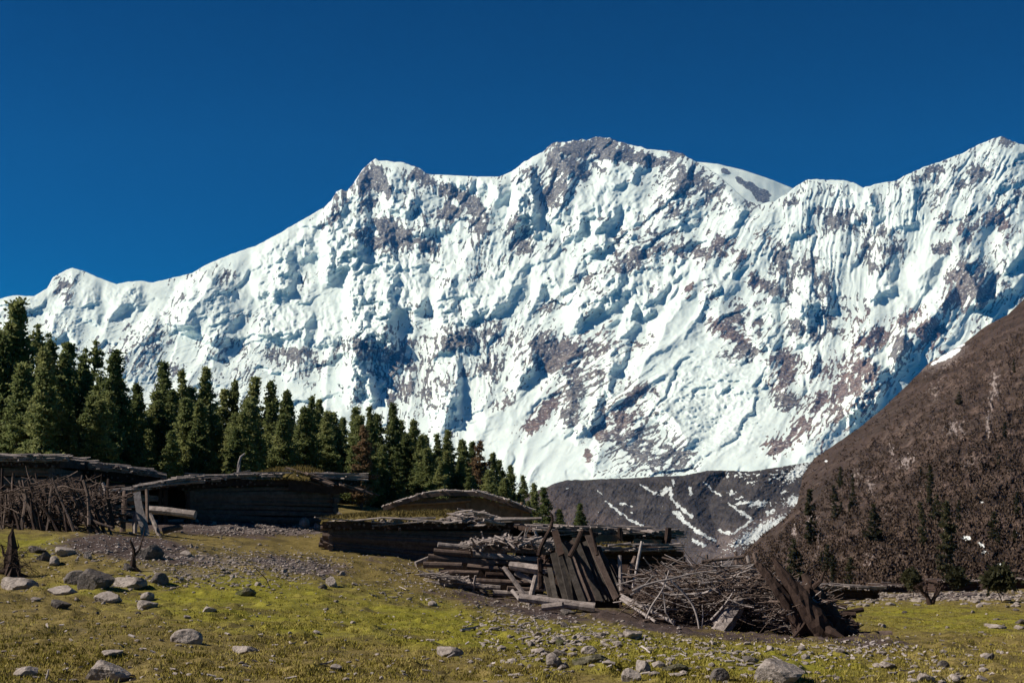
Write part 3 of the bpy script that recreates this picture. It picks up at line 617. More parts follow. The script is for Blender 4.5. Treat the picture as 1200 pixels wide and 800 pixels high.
# ---------------------------------------------------------------- mesh collecting
RND = random.Random(7)
class MB:
    def __init__(s): s.v = []; s.f = []; s.mi = []
    def add(s, vs, fs, mi=0):
        o = len(s.v); s.v += [Vector(v) for v in vs]; s.f += [tuple(i + o for i in f) for f in fs]; s.mi += [mi] * len(fs)
    def tube(s, pts, rad, sides=8, rough_=0.12, mi=0, flat=1.0):
        pts = [Vector(p) for p in pts]; n_ = len(pts)
        if isinstance(rad, (int, float)): rad = [rad] * n_
        vs = []; prof = [1 + rough_ * RND.uniform(-1, 1) for _ in range(sides)]
        tw0 = RND.uniform(0, 6.28)
        for i, p in enumerate(pts):
            d = (pts[min(i + 1, n_ - 1)] - pts[max(i - 1, 0)]).normalized()
            a = d.cross(Vector((0, 0, 1)));
            if a.length < 0.05: a = d.cross(Vector((0, 1, 0)))
            a.normalize(); b_ = d.cross(a)
            for k in range(sides):
                t_ = 2 * math.pi * k / sides + tw0 * 0
                r = rad[i] * prof[k] * (1 + rough_ * 0.6 * RND.uniform(-1, 1))
                vs.append(p + a * math.cos(t_) * r + b_ * math.sin(t_) * r * flat)
        fs = []
        for i in range(n_ - 1):
            for k in range(sides):
                k2 = (k + 1) % sides
                fs.append((i * sides + k, (i + 1) * sides + k, (i + 1) * sides + k2, i * sides + k2))
        fs.append(tuple(range(sides))); fs.append(tuple((n_ - 1) * sides + k for k in reversed(range(sides))))
        s.add(vs, fs, mi)
    def log(s, p0, p1, r0, r1=None, bend=0.03, seg=None, sides=8, rough_=0.13, mi=0):
        p0, p1 = Vector(p0), Vector(p1); r1 = r0 if r1 is None else r1
        L = (p1 - p0).length; seg = seg or max(2, min(9, int(L / 0.35)))
        off = Vector((RND.uniform(-1, 1), RND.uniform(-1, 1), RND.uniform(-1, 1))) * bend * L
        o2 = Vector((RND.uniform(-1, 1), RND.uniform(-1, 1), RND.uniform(-1, 1))) * bend * L * .4
        P_, R_ = [], []
        for i in range(seg + 1):
            t_ = i / seg
            P_.append(p0.lerp(p1, t_) + off * math.sin(math.pi * t_) + o2 * math.sin(2 * math.pi * t_)); R_.append((r0 + (r1 - r0) * t_) * (1 + RND.uniform(-.07, .07)))
        s.tube(P_, R_, sides, rough_, mi)
    def plank(s, p0, p1, w, th, face=Vector((0, -1, 0)), mi=0, jag=0.15, seg=3):
        """flat board from p0 to p1, width w across, thickness th along face"""
        p0, p1 = Vector(p0), Vector(p1); d = (p1 - p0).normalized(); a = d.cross(face).normalized(); nrm = a.cross(d).normalized()
        vs = []; bw = RND.uniform(-.03, .03)
        for i in range(seg + 1):
            t_ = i / seg; c_ = p0.lerp(p1, t_) + nrm * math.sin(math.pi * t_) * bw
            wl = w * (1 + RND.uniform(-jag, jag)) * .5; wr = w * (1 + RND.uniform(-jag, jag)) * .5
            e = d * RND.uniform(-.05, .05) if i in (0, seg) else Vector()
            vs += [c_ - a * wl + nrm * th / 2 + e, c_ + a * wr + nrm * th / 2 - e, c_ + a * wr - nrm * th / 2 - e, c_ - a * wl - nrm * th / 2 + e]
        fs = []
        for i in range(seg):
            for k in range(4):
                k2 = (k + 1) % 4; fs.append((i * 4 + k, i * 4 + k2, (i + 1) * 4 + k2, (i + 1) * 4 + k))
        fs += [(3, 2, 1, 0), (seg * 4, seg * 4 + 1, seg * 4 + 2, seg * 4 + 3)]
        s.add(vs, fs, mi)
    def box(s, c0, ux, uy, uz, mi=0):
        c0 = Vector(c0); vs = [c0 + ux * i + uy * j + uz * k for k in (0, 1) for j in (0, 1) for i in (0, 1)]
        s.add(vs, [(0, 2, 3, 1), (4, 5, 7, 6), (0, 1, 5, 4), (2, 6, 7, 3), (0, 4, 6, 2), (1, 3, 7, 5)], mi)
    def stone(s, c, r, mi=0):
        c = Vector(c); q = rock_points(RND.randrange(1 << 20), 1)
        sc_ = (r * RND.uniform(.8, 1.3), r * RND.uniform(.8, 1.3), r * RND.uniform(.5, .8))
        s.add([c + Vector((v[0] * sc_[0], v[1] * sc_[1], v[2] * sc_[2])) for v in q[0]], q[1], mi)
    def build(s, name, mat, parent=None, origin=None, smooth=False):
        if origin is None: origin = parent.location if parent else s.v[0]
        origin = Vector(origin)
        me = bpy.data.meshes.new(name); me.from_pydata([v - origin for v in s.v], [], s.f)
        for q in (mat if isinstance(mat, (list, tuple)) else [mat]): me.materials.append(q)
        if any(s.mi): me.polygons.foreach_set('material_index', s.mi)
        if smooth: me.polygons.foreach_set('use_smooth', [True] * len(s.f))
        me.update()
        o = bpy.data.objects.new(name, me); COL.objects.link(o)
        if parent: o.parent = parent
        else: o.location = origin
        return o

_ico = {}
def ico(sub):
    if sub not in _ico:
        bm_ = bmesh.new(); bmesh.ops.create_icosphere(bm_, subdivisions=sub, radius=1)
        _ico[sub] = (np.array([v.co[:] for v in bm_.verts]), [tuple(v.index for v in f.verts) for f in bm_.faces]); bm_.free()
    return _ico[sub]
def rock_points(seed, sub=3):
    D_, F_ = ico(sub); g = np.random.default_rng(seed)
    nn = g.normal(size=(9, 3)); nn /= np.linalg.norm(nn, axis=1)[:, None]; dd = g.uniform(.55, .95, 9)
    dots = np.maximum(D_ @ nn.T, 1e-3); r = np.minimum((dd[None] / dots).min(1), 1.15)
    if sub > 1:
        r = r * (1 + .05 * pnoise(D_[:, 0] * 3 + seed % 97, D_[:, 1] * 3 + D_[:, 2] * 2.2, 5) + .03 * pnoise(D_[:, 0] * 8 + D_[:, 2] * 6, D_[:, 1] * 8 - D_[:, 2] * 5, 6))
    return D_ * r[:, None], F_

def grounded(p): return Vector((p.x, p.y, gz(p.x, p.y)))
def zat(u, v, D): return at(u, v, D).z

# ---------------------------------------------------------------- huts
def log_wall(parent, a, b, za, zb, mat, r=0.09, ends=0.25, name='wall', gaps=0.0):
    """horizontal logs from ground to the tops za (at a) and zb (at b)"""
    a, b = Vector(a), Vector(b); m_ = MB(); d = (b - a).normalized(); r = r * 1.15
    rows = max(2, int(round(max(za - a.z, zb - b.z) / (2 * r * .84))))
    for k in range(-1, rows):
        f0 = (k + .5) / rows
        if gaps and RND.random() < gaps and k > 0: continue
        p0 = Vector((a.x, a.y, a.z + (za - a.z) * f0)) - d * RND.uniform(0.02, ends * 1.6); p1 = Vector((b.x, b.y, b.z + (zb - b.z) * f0)) + d * RND.uniform(0.02, ends)
        rr_ = r * RND.uniform(.75, 1.2)
        m_.log(p0, p1, rr_ * RND.uniform(.9, 1.1), rr_ * RND.uniform(.75, 1.15), .011, seg=7, sides=7, rough_=.12)
    return m_.build(name, mat, parent)

def roof(parent, fl, fr, br, bl, th=.16, sticks=70, mat=None, over=.25, length=(.8, 2.6), crown=0.0, stones=0, ridge=None):
    """slab of packed earth and poles with loose boards and sticks on top"""
    m_ = MB(); nx, ny = 14, 5
    def S(i, j, bot=0):
        s_, t_ = i / nx, j / ny
        p_ = fl.lerp(fr, s_).lerp(bl.lerp(br, s_), t_); p_ = p_.copy()
        p_.z += crown * math.sin(math.pi * s_) + (ridge or 0) * math.sin(math.pi * t_) - (th if bot else 0)
        return p_
    top, bot = [], []
    for j in range(ny + 1):
        for i in range(nx + 1):
            q = Vector((RND.uniform(-.03, .03), RND.uniform(-.1, .1) if j == 0 else 0, RND.uniform(-.03, .03)))
            top.append(S(i, j) + q); bot.append(S(i, j, 1) + q * .8)
    nvt = len(top); fs = []
    for j in range(ny):
        for i in range(nx):
            k = j * (nx + 1) + i; fs.append((k, k + 1, k + nx + 2, k + nx + 1)); fs.append((nvt + k, nvt + k + nx + 1, nvt + k + nx + 2, nvt + k + 1))
    def side(idx):
        for a_, b_ in zip(idx[:-1], idx[1:]): fs.append((a_, nvt + a_, nvt + b_, b_))
    side([i for i in range(nx + 1)]); side([j * (nx + 1) for j in reversed(range(ny + 1))]); side([j * (nx + 1) + nx for j in range(ny + 1)]); side([ny * (nx + 1) + i for i in reversed(range(nx + 1))])
    m_.add(top + bot, fs, 1)
    ax = (fr - fl).normalized(); ay = (bl - fl).normalized(); W_ = (fr - fl).length; Dp = (bl - fl).length
    for k in range(sticks):
        s_ = RND.uniform(0, 1); t_ = RND.choice([0, 0, RND.uniform(0, .25), RND.uniform(0, 1)])
        L = RND.uniform(*length); lo_ = min(.5, (L / 2 - .25) / W_); s_ = min(max(s_, lo_), 1 - lo_)
        c_ = S(0, 0).lerp(S(nx, 0), s_); ii = min(nx, int(s_ * nx + .5)); c_ = S(ii, 0).lerp(S(ii, ny), t_)
        c_ += ax * (s_ * nx - ii) * W_ / nx
        if RND.random() < .72:
            dr = (ax + ay * RND.uniform(-.18, .18)).normalized(); slope_ = (S(min(nx, ii + 1), 0) - S(max(0, ii - 1), 0)).normalized(); dr = (slope_ + ay * RND.uniform(-.2, .2) + Vector((0, 0, RND.gauss(0, .05)))).normalized()
        else: dr = (ay + ax * RND.uniform(-.4, .4)).normalized(); L *= .5; 
        c_ = c_ - ay * RND.uniform(0, .16) + Vector((0, 0, RND.uniform(-.08, .13)))
        if RND.random() < .45: m_.log(c_ - dr * L / 2, c_ + dr * L / 2, RND.uniform(.015, .045), None, .015, seg=3, sides=5)
        else: m_.plank(c_ - dr * L / 2, c_ + dr * L / 2, RND.uniform(.07, .18), .03, Vector((RND.uniform(-.15, .15), RND.uniform(-.3, .1), 1)), seg=2)
    # ragged under-layer of pole ends showing along the eaves
    ne = int(W_ / .16)
    for k in range(ne):
        s_ = (k + RND.random()) / ne; ii = s_ * nx; i0 = min(nx - 1, int(ii)); c_ = S(i0, 0).lerp(S(i0 + 1, 0), ii - i0) + Vector((0, 0, -th * RND.uniform(.2, 1.0)))
        m_.log(c_ - ay * RND.uniform(.04, over), c_ + ay * .5, RND.uniform(.025, .05), None, .02, seg=2, sides=5, mi=2)
    for k in range(stones):
        s_ = RND.random(); ii = s_ * nx; i0 = min(nx - 1, int(ii)); c_ = S(i0, 0).lerp(S(i0 + 1, 0), ii - i0) + ay * RND.uniform(-.05, .25)
        m_.stone(c_ + Vector((0, 0, .03)), RND.uniform(.05, .13), 3)
    return m_.build('roof', [mat or M['wood'], M['wood_dark'], M['wood_mid'], M['stone']], parent)

def hut(name, label, cat, u0, u1, D0, D1, vt0, vt1, depth=3.5, over=(.3, .3), th=.16, wall=None, r=.09, group=None, wallpx=0, **kw):
    a = foot(u0, 600, D0); b_ = foot(u1, 600, D1)
    e = empty(name, (a + b_) / 2, label, cat, group)
    d = (b_ - a); d.z = 0; d.normalize(); back = Vector((-d.y, d.x, 0))
    za, zb = zat(u0, vt0, D0), zat(u1, vt1, D1)
    wall = wall or M['wood_mid']
    aw, bw = a.copy(), b_.copy(); ab, bb = grounded(a + back * depth), grounded(b_ + back * depth)
    log_wall(e, aw, bw, za - th, zb - th, wall, r); log_wall(e, bw, bb, zb - th, zb - th, wall, r); log_wall(e, aw, ab, za - th, za - th, wall, r); log_wall(e, ab, bb, za - th, zb - th, wall, r)
    sl = (zb - za) / (b_ - a).xy.length
    def rp(p_, z, dx, dy): q = Vector((p_.x, p_.y, z)) + d * dx + back * dy; q.z += sl * dx; return q
    roof(e, rp(a, za, -over[0], -.3), rp(b_, zb, over[1], -.3), rp(b_, zb + .05, over[1], depth + .2), rp(a, za + .05, -over[0], depth + .2), th, **kw)
    return e, a, b_, za, zb, d, back

E1 = hut('log_shed', 'long low log shed behind the leaning poles at the left border', 'shed', -70, 62, 50, 50, 536, 538, 3.5, sticks=190, th=.3)
E2 = hut('log_shed', 'dark log shed whose sagging stick roof slopes down to the right, behind the leaning poles', 'shed', 60, 176, 53, 54, 543, 556, 3.0, sticks=150, th=.45, crown=.06)
E3 = hut('log_hut', 'long black-walled log hut with weathered boards on its roof and eaves jutting right', 'hut', 224, 392, 51, 52.5, 563, 560, 4.2, over=(.5, .9), sticks=110, th=.32, crown=.10, r=.1, stones=6)
e, a, b_, za, zb, d, back = E3
gb = MB()      # heap of broken roofing on the right gable
for k in range(46):
    s_ = RND.uniform(-.1, 1.1); p_ = Vector(at(345 + 76 * s_, 551 + 22 * max(0, s_) ** 1.3 + RND.uniform(0, 13) * (1.05 - s_), 51.5 + RND.uniform(0, 1.6)))
    dr = Vector((1, RND.uniform(-.5, .5), -.30 + RND.uniform(-.12, .12))).normalized(); L = RND.uniform(.4, 1.2)
    (gb.plank if k % 2 else gb.log)(p_ - dr * L / 2, p_ + dr * L / 2, RND.uniform(.06, .2) if k % 2 else RND.uniform(.02, .05), *([.035, Vector((0, -.3, 1))] if k % 2 else []))
q = [at(338, 553, 51.6), at(420, 575, 51.9), at(392, 579, 51.9), at(338, 574, 51.6)]
gb.add([*q, *[p_ + Vector((0, 2.6, .1)) for p_ in q]], [(0, 3, 2, 1), (4, 5, 6, 7), (0, 1, 5, 4), (1, 2, 6, 5), (2, 3, 7, 6), (3, 0, 4, 7)], 1)
gb.build('gable_boards', [M['wood_mid'], M['wood_dark']], e)
def turf(parent, fl, fr, bl, br, hgt, name='turf', thick=.12, n1=60, n2=14, blades=5000):
    i = np.linspace(0, 1, n1)[None, :]; j = np.linspace(0, 1, n2)[:, None]
    fl, fr, bl, br = [np.array(x[:]) for x in (fl, fr, bl, br)]
    P_ = (fl * (1 - i[..., None]) + fr * i[..., None]) * (1 - j[..., None]) + (bl * (1 - i[..., None]) + br * i[..., None]) * j[..., None]
    P_[..., 2] += (hgt * (.5 + .8 * fbm(P_[..., 0] / .7, P_[..., 1] / .7, 3, 601)) + hgt * .5) * np.sin(np.pi * np.clip(i + 0 * j, .02, .98)) ** .4 * sstep(0, .15, j + 0 * i + .06) - thick * (j + 0 * i <= 0)
    P_[..., 1] += .08 * fbm(P_[..., 0] / .3, P_[..., 0] * 0, 3, 602)
    V_ = P_.reshape(-1, 3); F_ = grid_faces(n2, n1)
    g = np.random.default_rng(5); idx = g.integers(0, len(V_), blades); c_ = V_[idx] + g.normal(0, .05, (blades, 3)) * [1, 1, .1]
    a_ = g.uniform(0, 6.28, blades); h_ = g.uniform(.04, .13, blades); w_ = .012
    dx = np.stack([np.cos(a_) * w_, np.sin(a_) * w_, 0 * a_], -1); tip = c_ + np.stack([g.normal(0, .04, blades), g.normal(0, .04, blades), h_], -1)
    B = np.stack([c_ - dx, c_ + dx, tip, tip], 1).reshape(-1, 3); FB = np.arange(4 * blades).reshape(-1, 4) + len(V_)
    o_ = mesh_np(name, np.concatenate([V_, B]) - np.array(parent.location[:]), np.concatenate([F_, FB]), M['turf']); o_.parent = parent
    return o_
m, n, b = new_mat('dry_turf'); p = geo(n)
n.links.new(ramp(n, noise(n, p, 9, 5, .7), [(.36, (.035, .026, .01)), (.5, (.11, .082, .022)), (.66, (.21, .165, .06))]), b.inputs['Base Color']); M['turf'] = m
turf(e, at(292, 561, 51.3), at(362, 560, 51.3), at(292, 561, 51.3) + Vector((0, 3.5, .25)), at(362, 560, 51.3) + Vector((0, 3.5, .25)), .22)

def brush(name, label, n_, cu, cv, au, av, D, dep, seed, r=(.006, .02), L=(.5, 1.5), mat='branch', low=.0):
    g = random.Random(seed); q = MB()
    for k in range(n_):
        while True:
            x, y, z = g.uniform(-1, 1), g.uniform(-1, 1), g.uniform(-1, 1)
            if abs(x) ** 3 + abs(y) ** 3 + z * z < 1: break
        c_ = at(cu + au * x, cv + av * y, D + dep * z); l_ = g.uniform(*L)
        th_ = g.gauss(0, .5); d_ = Vector((math.cos(th_) * g.choice([-1, 1]), g.uniform(-.6, .6), math.sin(th_) * .8 + .1)).normalized(); cur = Vector((g.uniform(-1, 1), g.uniform(-1, 1), g.uniform(-.4, 1))) * l_ * .28
        pts = []; 
        for i in range(6):
            t_ = i / 5 - .5; pts.append(c_ + d_ * l_ * t_ + cur * (t_ * t_ - .1) + Vector((g.uniform(-1, 1), g.uniform(-1, 1), g.uniform(-1, 1))) * .03)
        rr_ = g.uniform(*r) * (1 if g.random() < .8 else g.uniform(1.3, 2.4)); q.tube(pts, [rr_ * (1 - .12 * i) for i in range(6)], 4, .05, 0 if g.random() < .35 else 1)
    return tag(q.build(name, [M[mat], M['wood_mid']], None), label, 'brush heap', kind='stuff')
# porch of loose horizontal logs left of the long hut
po = empty('log_lean_to', foot(170, 600, 49.5), 'open lean-to of grey logs between the pole fence and the long black hut', 'shed')
roof(po, at(118, 578, 49.5), at(232, 562, 50), at(236, 562, 50) + Vector((0, 2.4, .1)), at(118, 578, 49.5) + Vector((0, 2.4, .1)), .12, 60, M['wood'], over=.2, length=(.5, 1.4))
for (ua, va, ub, vb, r) in [(124, 573, 186, 578, .05), (126, 581, 192, 581, .075), (122, 589, 195, 589, .06), (128, 598, 190, 597, .07), (150, 606, 215, 606, .07)]:
    q = MB(); q.log(at(ua, va + 4, 50.2), at(ub, vb + 4, 50.6), r, r * .9, .01); q.build('rail', M['wood'], po)
for u_, v0_, v1_ in [(194, 574, 600), (188, 572, 604), (221, 575, 604)]:
    q = MB(); q.log(at(u_, v0_, 50.3), foot(u_, 600, 50.3) - Vector((0, 0, .1)), .07, .08, .01); q.build('post', M['wood_dark'], po)
q = MB(); q.box(foot(118, 600, 52) - Vector((0, 0, .2)), Vector((3.4, 0, 0)), Vector((0, .1, 0)), Vector((0, 0, 1.3))); q.build('back_wall', M['wood_dark'], po)

def lone(name, label, cat, mat, build_, group=None, origin=None, smooth=False):
    q = MB(); build_(q); return tag(q.build(name, mat, None, origin, smooth), label, cat, group)
def pole(u0, v0, u1, v1, D, r0, r1, mat='wood', label='', cat='pole', name='pole', group=None, dd=.4, bend=.03, sides=8, sink=.08):
    """u0,v0 upper end, u1,v1 lower end standing on the ground"""
    lo = foot(u1, v1, D); lo.z = min(lo.z, zat(u1, v1, D)) - sink if abs(zat(u1, v1, D) - lo.z) < .25 else zat(u1, v1, D)
    hi = at(u0, v0, D + dd)
    return lone(name, label, cat, M[mat], lambda q: q.log(lo, hi, r1, r0, bend, sides=sides), group, origin=lo)

brush('brush_screen', 'dense dark screen of brushwood behind the leaning poles at the left', 420, 62, 594, 80, 24, 43.2, .5, 36, mat='wood_dark', r=(.012, .03))
brush('brush_screen', 'dead branches caught among the leaning poles at the left', 190, 66, 590, 78, 30, 41.3, .5, 37, mat='wood_mid', r=(.008, .02), L=(.4, 1.3))
# poles leaning against the sheds at the far left
g = random.Random(3)
for k in range(74):
    f_ = g.random(); ub = -12 + 150 * f_; ut = ub - g.uniform(-4, 46) * (0.3 + f_ * .9) + g.uniform(-12, 14)
    vt = 560 + 16 * f_ + g.uniform(-16, 30); vb = 619 + g.uniform(-4, 3) - 3 * abs(f_ - .5)
    pole(ut, vt, ub, vb, g.uniform(40.6, 42.2), g.uniform(.018, .045), g.uniform(.03, .06), g.choice(['wood_mid', 'wood_dark', 'wood_dark', 'wood_mid']), 'thin dark pole among the many leaned in a row against the leftmost sheds', group='poles leaned in a row against the left sheds', bend=.04, sides=6)
for (a_, b__, c_, d_, r, mt, lb) in [
    (113, 571, 140, 612, .07, 'wood', 'pale grey pole leaning left at the right end of the pole fence'),
    (121, 566, 134, 606, .06, 'wood', 'short upright grey pole beside the end of the pole fence'),
    (100, 592, 137, 614, .05, 'wood_mid', 'low slanting pole crossing the foot of the pole fence'),
    (25, 571, 38, 616, .06, 'wood_mid', 'stout pole with greenish tint leaning in the left part of the pole fence'),
    (147, 575, 144, 617, .075, 'wood_mid', 'dark upright post left of the pale split slab'),
    (172, 573, 173, 612, .05, 'wood_mid', 'thin upright post just right of the pale split slab'),
    (158, 600, 158, 618, .07, 'wood', 'short pale post stub at the foot of the split slab'),
    (176, 602, 188, 626, .06, 'wood', 'pale slanting stake right of the split slab')]:
    pole(a_, b__, c_, d_, 44, r, r * 1.1, mt, lb, bend=.015)
lone('split_slab', 'wide bleached split log slab leaning upright in front of the lean-to', 'slab', M['branch'], lambda q: (q.plank(foot(171, 621, 43.6) - Vector((0, 0, .05)), at(160, 577, 44), .24, .09, Vector((.2, -1, .2)), jag=.2, seg=5)), origin=foot(171, 621, 43.6))
lone('log', 'thick grey log lying level on the lean-to front, its sawn end facing right', 'log', M['wood'], lambda q: q.log(at(174, 597, 45.5), at(229, 603, 45.2), .13, .12, .01, sides=10), origin=at(174, 597, 45.5))
lone('log', 'dark log lying on the dirt below the lean-to', 'log', M['wood_mid'], lambda q: q.log(at(190, 622, 44), at(214, 617, 44.2), .10, .08, .02, sides=10), origin=at(190, 622, 44))

# turf-roofed hut in the middle
E5 = hut('turf_roofed_hut', 'low black log hut with dry turf and a row of stones on its roof', 'hut', 388, 590, 46, 46.5, 611, 612, 3.6, over=(.25, .3), sticks=20, th=.22, r=.085, stones=0)
e, a, b_, za, zb, d, back = E5
f0 = Vector((a.x - .3, a.y - .3, za + .03)); f1 = at(548, 608, 46.2)
turf(e, f0, f1, f0 + Vector((.25, 3.6, .08)), f1 + Vector((0, 3.6, .12)), .13, blades=7000)
for k in range(72):
    sm_ = MB()
    s_ = RND.random(); p_ = at(384, 612, 45.8).lerp(at(545, 611, 46), s_); sm_.stone(p_ + Vector((0, RND.uniform(-.08, .15), RND.uniform(-.05, .08))), RND.uniform(.05, .10)); sm_.build('edging_stone', M['stone'], e)
db = MB()
for k in range(85):
    s_ = RND.random(); p_ = at(528 + 62 * s_, 616 - 18 * math.sin(math.pi * (s_ * .8 + .2)) * RND.random() , 45.7 + RND.uniform(0, 1.6)); dr = Vector((1, RND.uniform(-.8, .8), RND.uniform(-.25, .25))).normalized(); L = RND.uniform(.2, .8)
    if k % 3: db.plank(p_ - dr * L / 2, p_ + dr * L / 2, RND.uniform(.06, .16), .03, Vector((0, -.4, 1)))
    else: db.log(p_ - dr * L / 2, p_ + dr * L / 2, RND.uniform(.02, .05))
db.build('roof_debris', M['wood'], e)
lone('pole', 'long dark pole with bleached tip jutting right from the turf-roofed hut', 'pole', M['wood'], lambda q: q.log(at(572, 609, 45.9), at(635, 607, 45.6), .085, .05, .01), origin=at(572, 609, 45.9))
lone('pole', 'two-metre bleached pole lying slanted from the turf-roofed hut down to the log stack', 'pole', M['wood'], lambda q: q.log(at(487, 661, 42.5), at(561, 632, 43.2), .085, .06, .015), origin=at(487, 661, 42.5))
lone('pole', 'thinner pole resting just below the slanted bleached pole beside the log stack', 'pole', M['wood_mid'], lambda q: q.log(at(498, 664, 42.3), at(560, 641, 43), .05, .04, .015), origin=at(498, 664, 42.3))

# brown plank hut behind
e = empty('plank_hut', foot(540, 620, 62), 'brown plank hut with low-pitched roof edged in pale stones, behind the turf-roofed hut', 'hut')
zb0 = min(foot(455, 620, 62).z, foot(622, 620, 62).z) - .4
for (ua, ub) in [(458, 548), (548, 621)]:
    w_ = MB(); nb = int((ub - ua) / 5)
    for k in range(nb):
        u_ = ua + (ub - ua) * (k + .5) / nb; vt = np.interp(u_, [452, 495, 560, 622], [597, 584, 582, 598])
        lo = at(u_, 600, 61.5); lo.z = zb0; w_.plank(lo, at(u_, vt, 61.5), (ub - ua) / nb * 61.5 / F * 1.02, .04, Vector((0, -1, 0)), jag=.02, seg=1)
    w_.build('wall', M['wood_brown'], e)
for u_ in (612, 548, 462):
    q = MB(); lo = at(u_, 600, 61.4); lo.z = zb0; q.log(lo, at(u_, 588, 61.3), .07); q.build('post', M['wood_brown'], e)
q = MB(); q.log(at(456, 592, 61.2), at(552, 586, 61.2), .06, .06, .004); q.log(at(585, 592, 61.2), at(620, 600, 61.2), .05); q.build('beam', M['wood_brown'], e)
rp = [(449, 594), (495, 579), (520, 576), (562, 577), (590, 585), (623, 597)]
rf = MB()
for (p0_, p1_) in zip(rp[:-1], rp[1:]):
    A_, B_ = at(*p0_, 61), at(*p1_, 61); bk_ = Vector((0, 4.5, .1)); dn_ = Vector((0, 0, -.16))
    rf.add([A_, B_, B_ + bk_, A_ + bk_, A_ + dn_, B_ + dn_, B_ + bk_ + dn_, A_ + bk_ + dn_], [(0, 1, 2, 3), (4, 7, 6, 5), (0, 4, 5, 1), (1, 5, 6, 2), (2, 6, 7, 3), (3, 7, 4, 0)], 1)
    nst = int((B_ - A_).length / .16)
    for k in range(nst * 3):
        p_ = A_.lerp(B_, RND.random()) + Vector((0, RND.uniform(-.1, 1.2), .05))
        if RND.random() < .6: rf.stone(p_, RND.uniform(.06, .13), 2)
        else: rf.plank(p_ - (B_ - A_).normalized() * .35, p_ + (B_ - A_).normalized() * .35, .12, .04, Vector((0, -.2, 1)), 0)
rf.build('roof', [M['branch'], M['wood_mid'], M['stone']], e)
w_ = MB(); w_.box(Vector((at(458, 600, 61.5).x, 65.8, zb0)), Vector((6, 0, 0)), Vector((0, .1, 0)), Vector((0, 0, 2.2))); w_.build('back_wall', M['wood_dark'], e)

# flat-roofed hut right of the middle
E7 = hut('flat_roofed_hut', 'dark hut with long flat board roof, behind the plank windbreak', 'hut', 640, 780, 45.5, 46.5, 619, 625, 3.2, over=(.25, .25), th=.13, sticks=120, r=.08, wall=M['wood_dark'], length=(.8, 3.0))
e, a, b_, za, zb, d, back = E7
q = MB(); q.plank(at(698, 632, 45.3), at(728, 632, 45.4), .32, .04, Vector((0, -1, 0))); q.plank(at(742, 634, 45.4), at(775, 636, 45.5), .2, .04, Vector((0, -1, 0))); q.build('wall_board', M['wood_brown'], e)
q = MB()
for u_, w__ in ((641, .1), (726, .09), (783, .1)): q.log(at(u_, 618, 45.2), foot(u_, 640, 45.2), w__)
q.build('post', M['wood_dark'], e)
LR = empty('lower_roof', at(710, 645, 44), 'lower board roof with a strip of moss, just under the flat-roofed hut', 'roof')
roof(LR, at(672, 643, 43.6), at(792, 641, 44), at(792, 640, 44.8), at(672, 642, 44.6), .14, 40, M['wood'], over=.2, length=(.5, 1.6))
turf(LR, at(688, 642, 43.9), at(742, 641, 44), at(688, 640.5, 44.6), at(742, 640, 44.7), .07, name='moss', n1=24, n2=6, blades=900)
log_wall(LR, foot(660, 680, 44.3), foot(800, 680, 44.6), zat(660, 646, 44.3), zat(800, 646, 44.6), M['wood_dark'], .08)

# log stack
g = random.Random(11); LS = 'split logs of the low stack beside the plank windbreak'
rows = 8
for k in range(rows):
    f_ = k / (rows - 1); v0_ = 694 - 52 * f_; D_ = 40.6 + 1.0 * f_
    u_ = 512 + g.uniform(-18, 14) - (8 if k in (0, 1) else 0)
    while u_ < 632:
        L = g.uniform(40, 95); ue = min(u_ + L, 650); va = v0_ + (u_ - 560) * .055 + g.uniform(-2, 2); vb = v0_ + (ue - 560) * .055 + g.uniform(-2, 2)
        r = g.uniform(.065, .10)
        mt = g.choice(['wood', 'wood_mid', 'wood_mid', 'wood_dark']); A_, B_ = at(u_, va, D_ + g.uniform(-.15, .15)), at(ue, vb, D_ + g.uniform(-.15, .15))
        lone('log', 'old grey log lying level in the low log stack left of the plank windbreak', 'log', M[mt], lambda q: q.log(A_, B_, r, r * g.uniform(.7, 1), .012, sides=8, rough_=.16), LS, origin=A_)
        u_ = ue + g.uniform(0, 8)
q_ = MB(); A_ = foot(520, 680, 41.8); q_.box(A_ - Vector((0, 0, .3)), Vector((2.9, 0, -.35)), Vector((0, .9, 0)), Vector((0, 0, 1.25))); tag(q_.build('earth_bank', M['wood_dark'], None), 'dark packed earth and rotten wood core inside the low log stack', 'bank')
def scatter_sticks(name, label, cat, n_, u0, u1, vf, D0, D1, L=(.3, 1.0), r=(.012, .04), mat='wood', seed=1, tilt=.25):
    g = random.Random(seed); q = MB()
    for k in range(n_):
        u_ = g.uniform(u0, u1); p_ = at(u_, vf(u_) + g.uniform(-3, 3), g.uniform(D0, D1)); dr = Vector((g.uniform(-1, 1), g.uniform(-.7, .7), g.uniform(-tilt, tilt))).normalized(); l_ = g.uniform(*L)
        if k % 3 == 0: q.plank(p_ - dr * l_ / 2, p_ + dr * l_ / 2, g.uniform(.05, .12), .025, Vector((0, -.3, 1)), seg=2)
        else: q.log(p_ - dr * l_ / 2, p_ + dr * l_ / 2, g.uniform(*r), None, .06, seg=3, sides=5)
    return tag(q.build(name, M[mat], None), label, cat, kind='stuff')
scatter_sticks('broken_sticks', 'jumble of short broken sticks on top of the low log stack', 'sticks', 170, 545, 655, lambda u_: 640 - 6 * math.sin((u_ - 540) / 120 * 3.1), 40.9, 42.6, seed=21)
scatter_sticks('broken_sticks', 'splintered wood spilling from the left end of the low log stack', 'sticks', 70, 500, 560, lambda u_: 672 + (u_ - 500) * .25, 40.2, 41.5, seed=22)
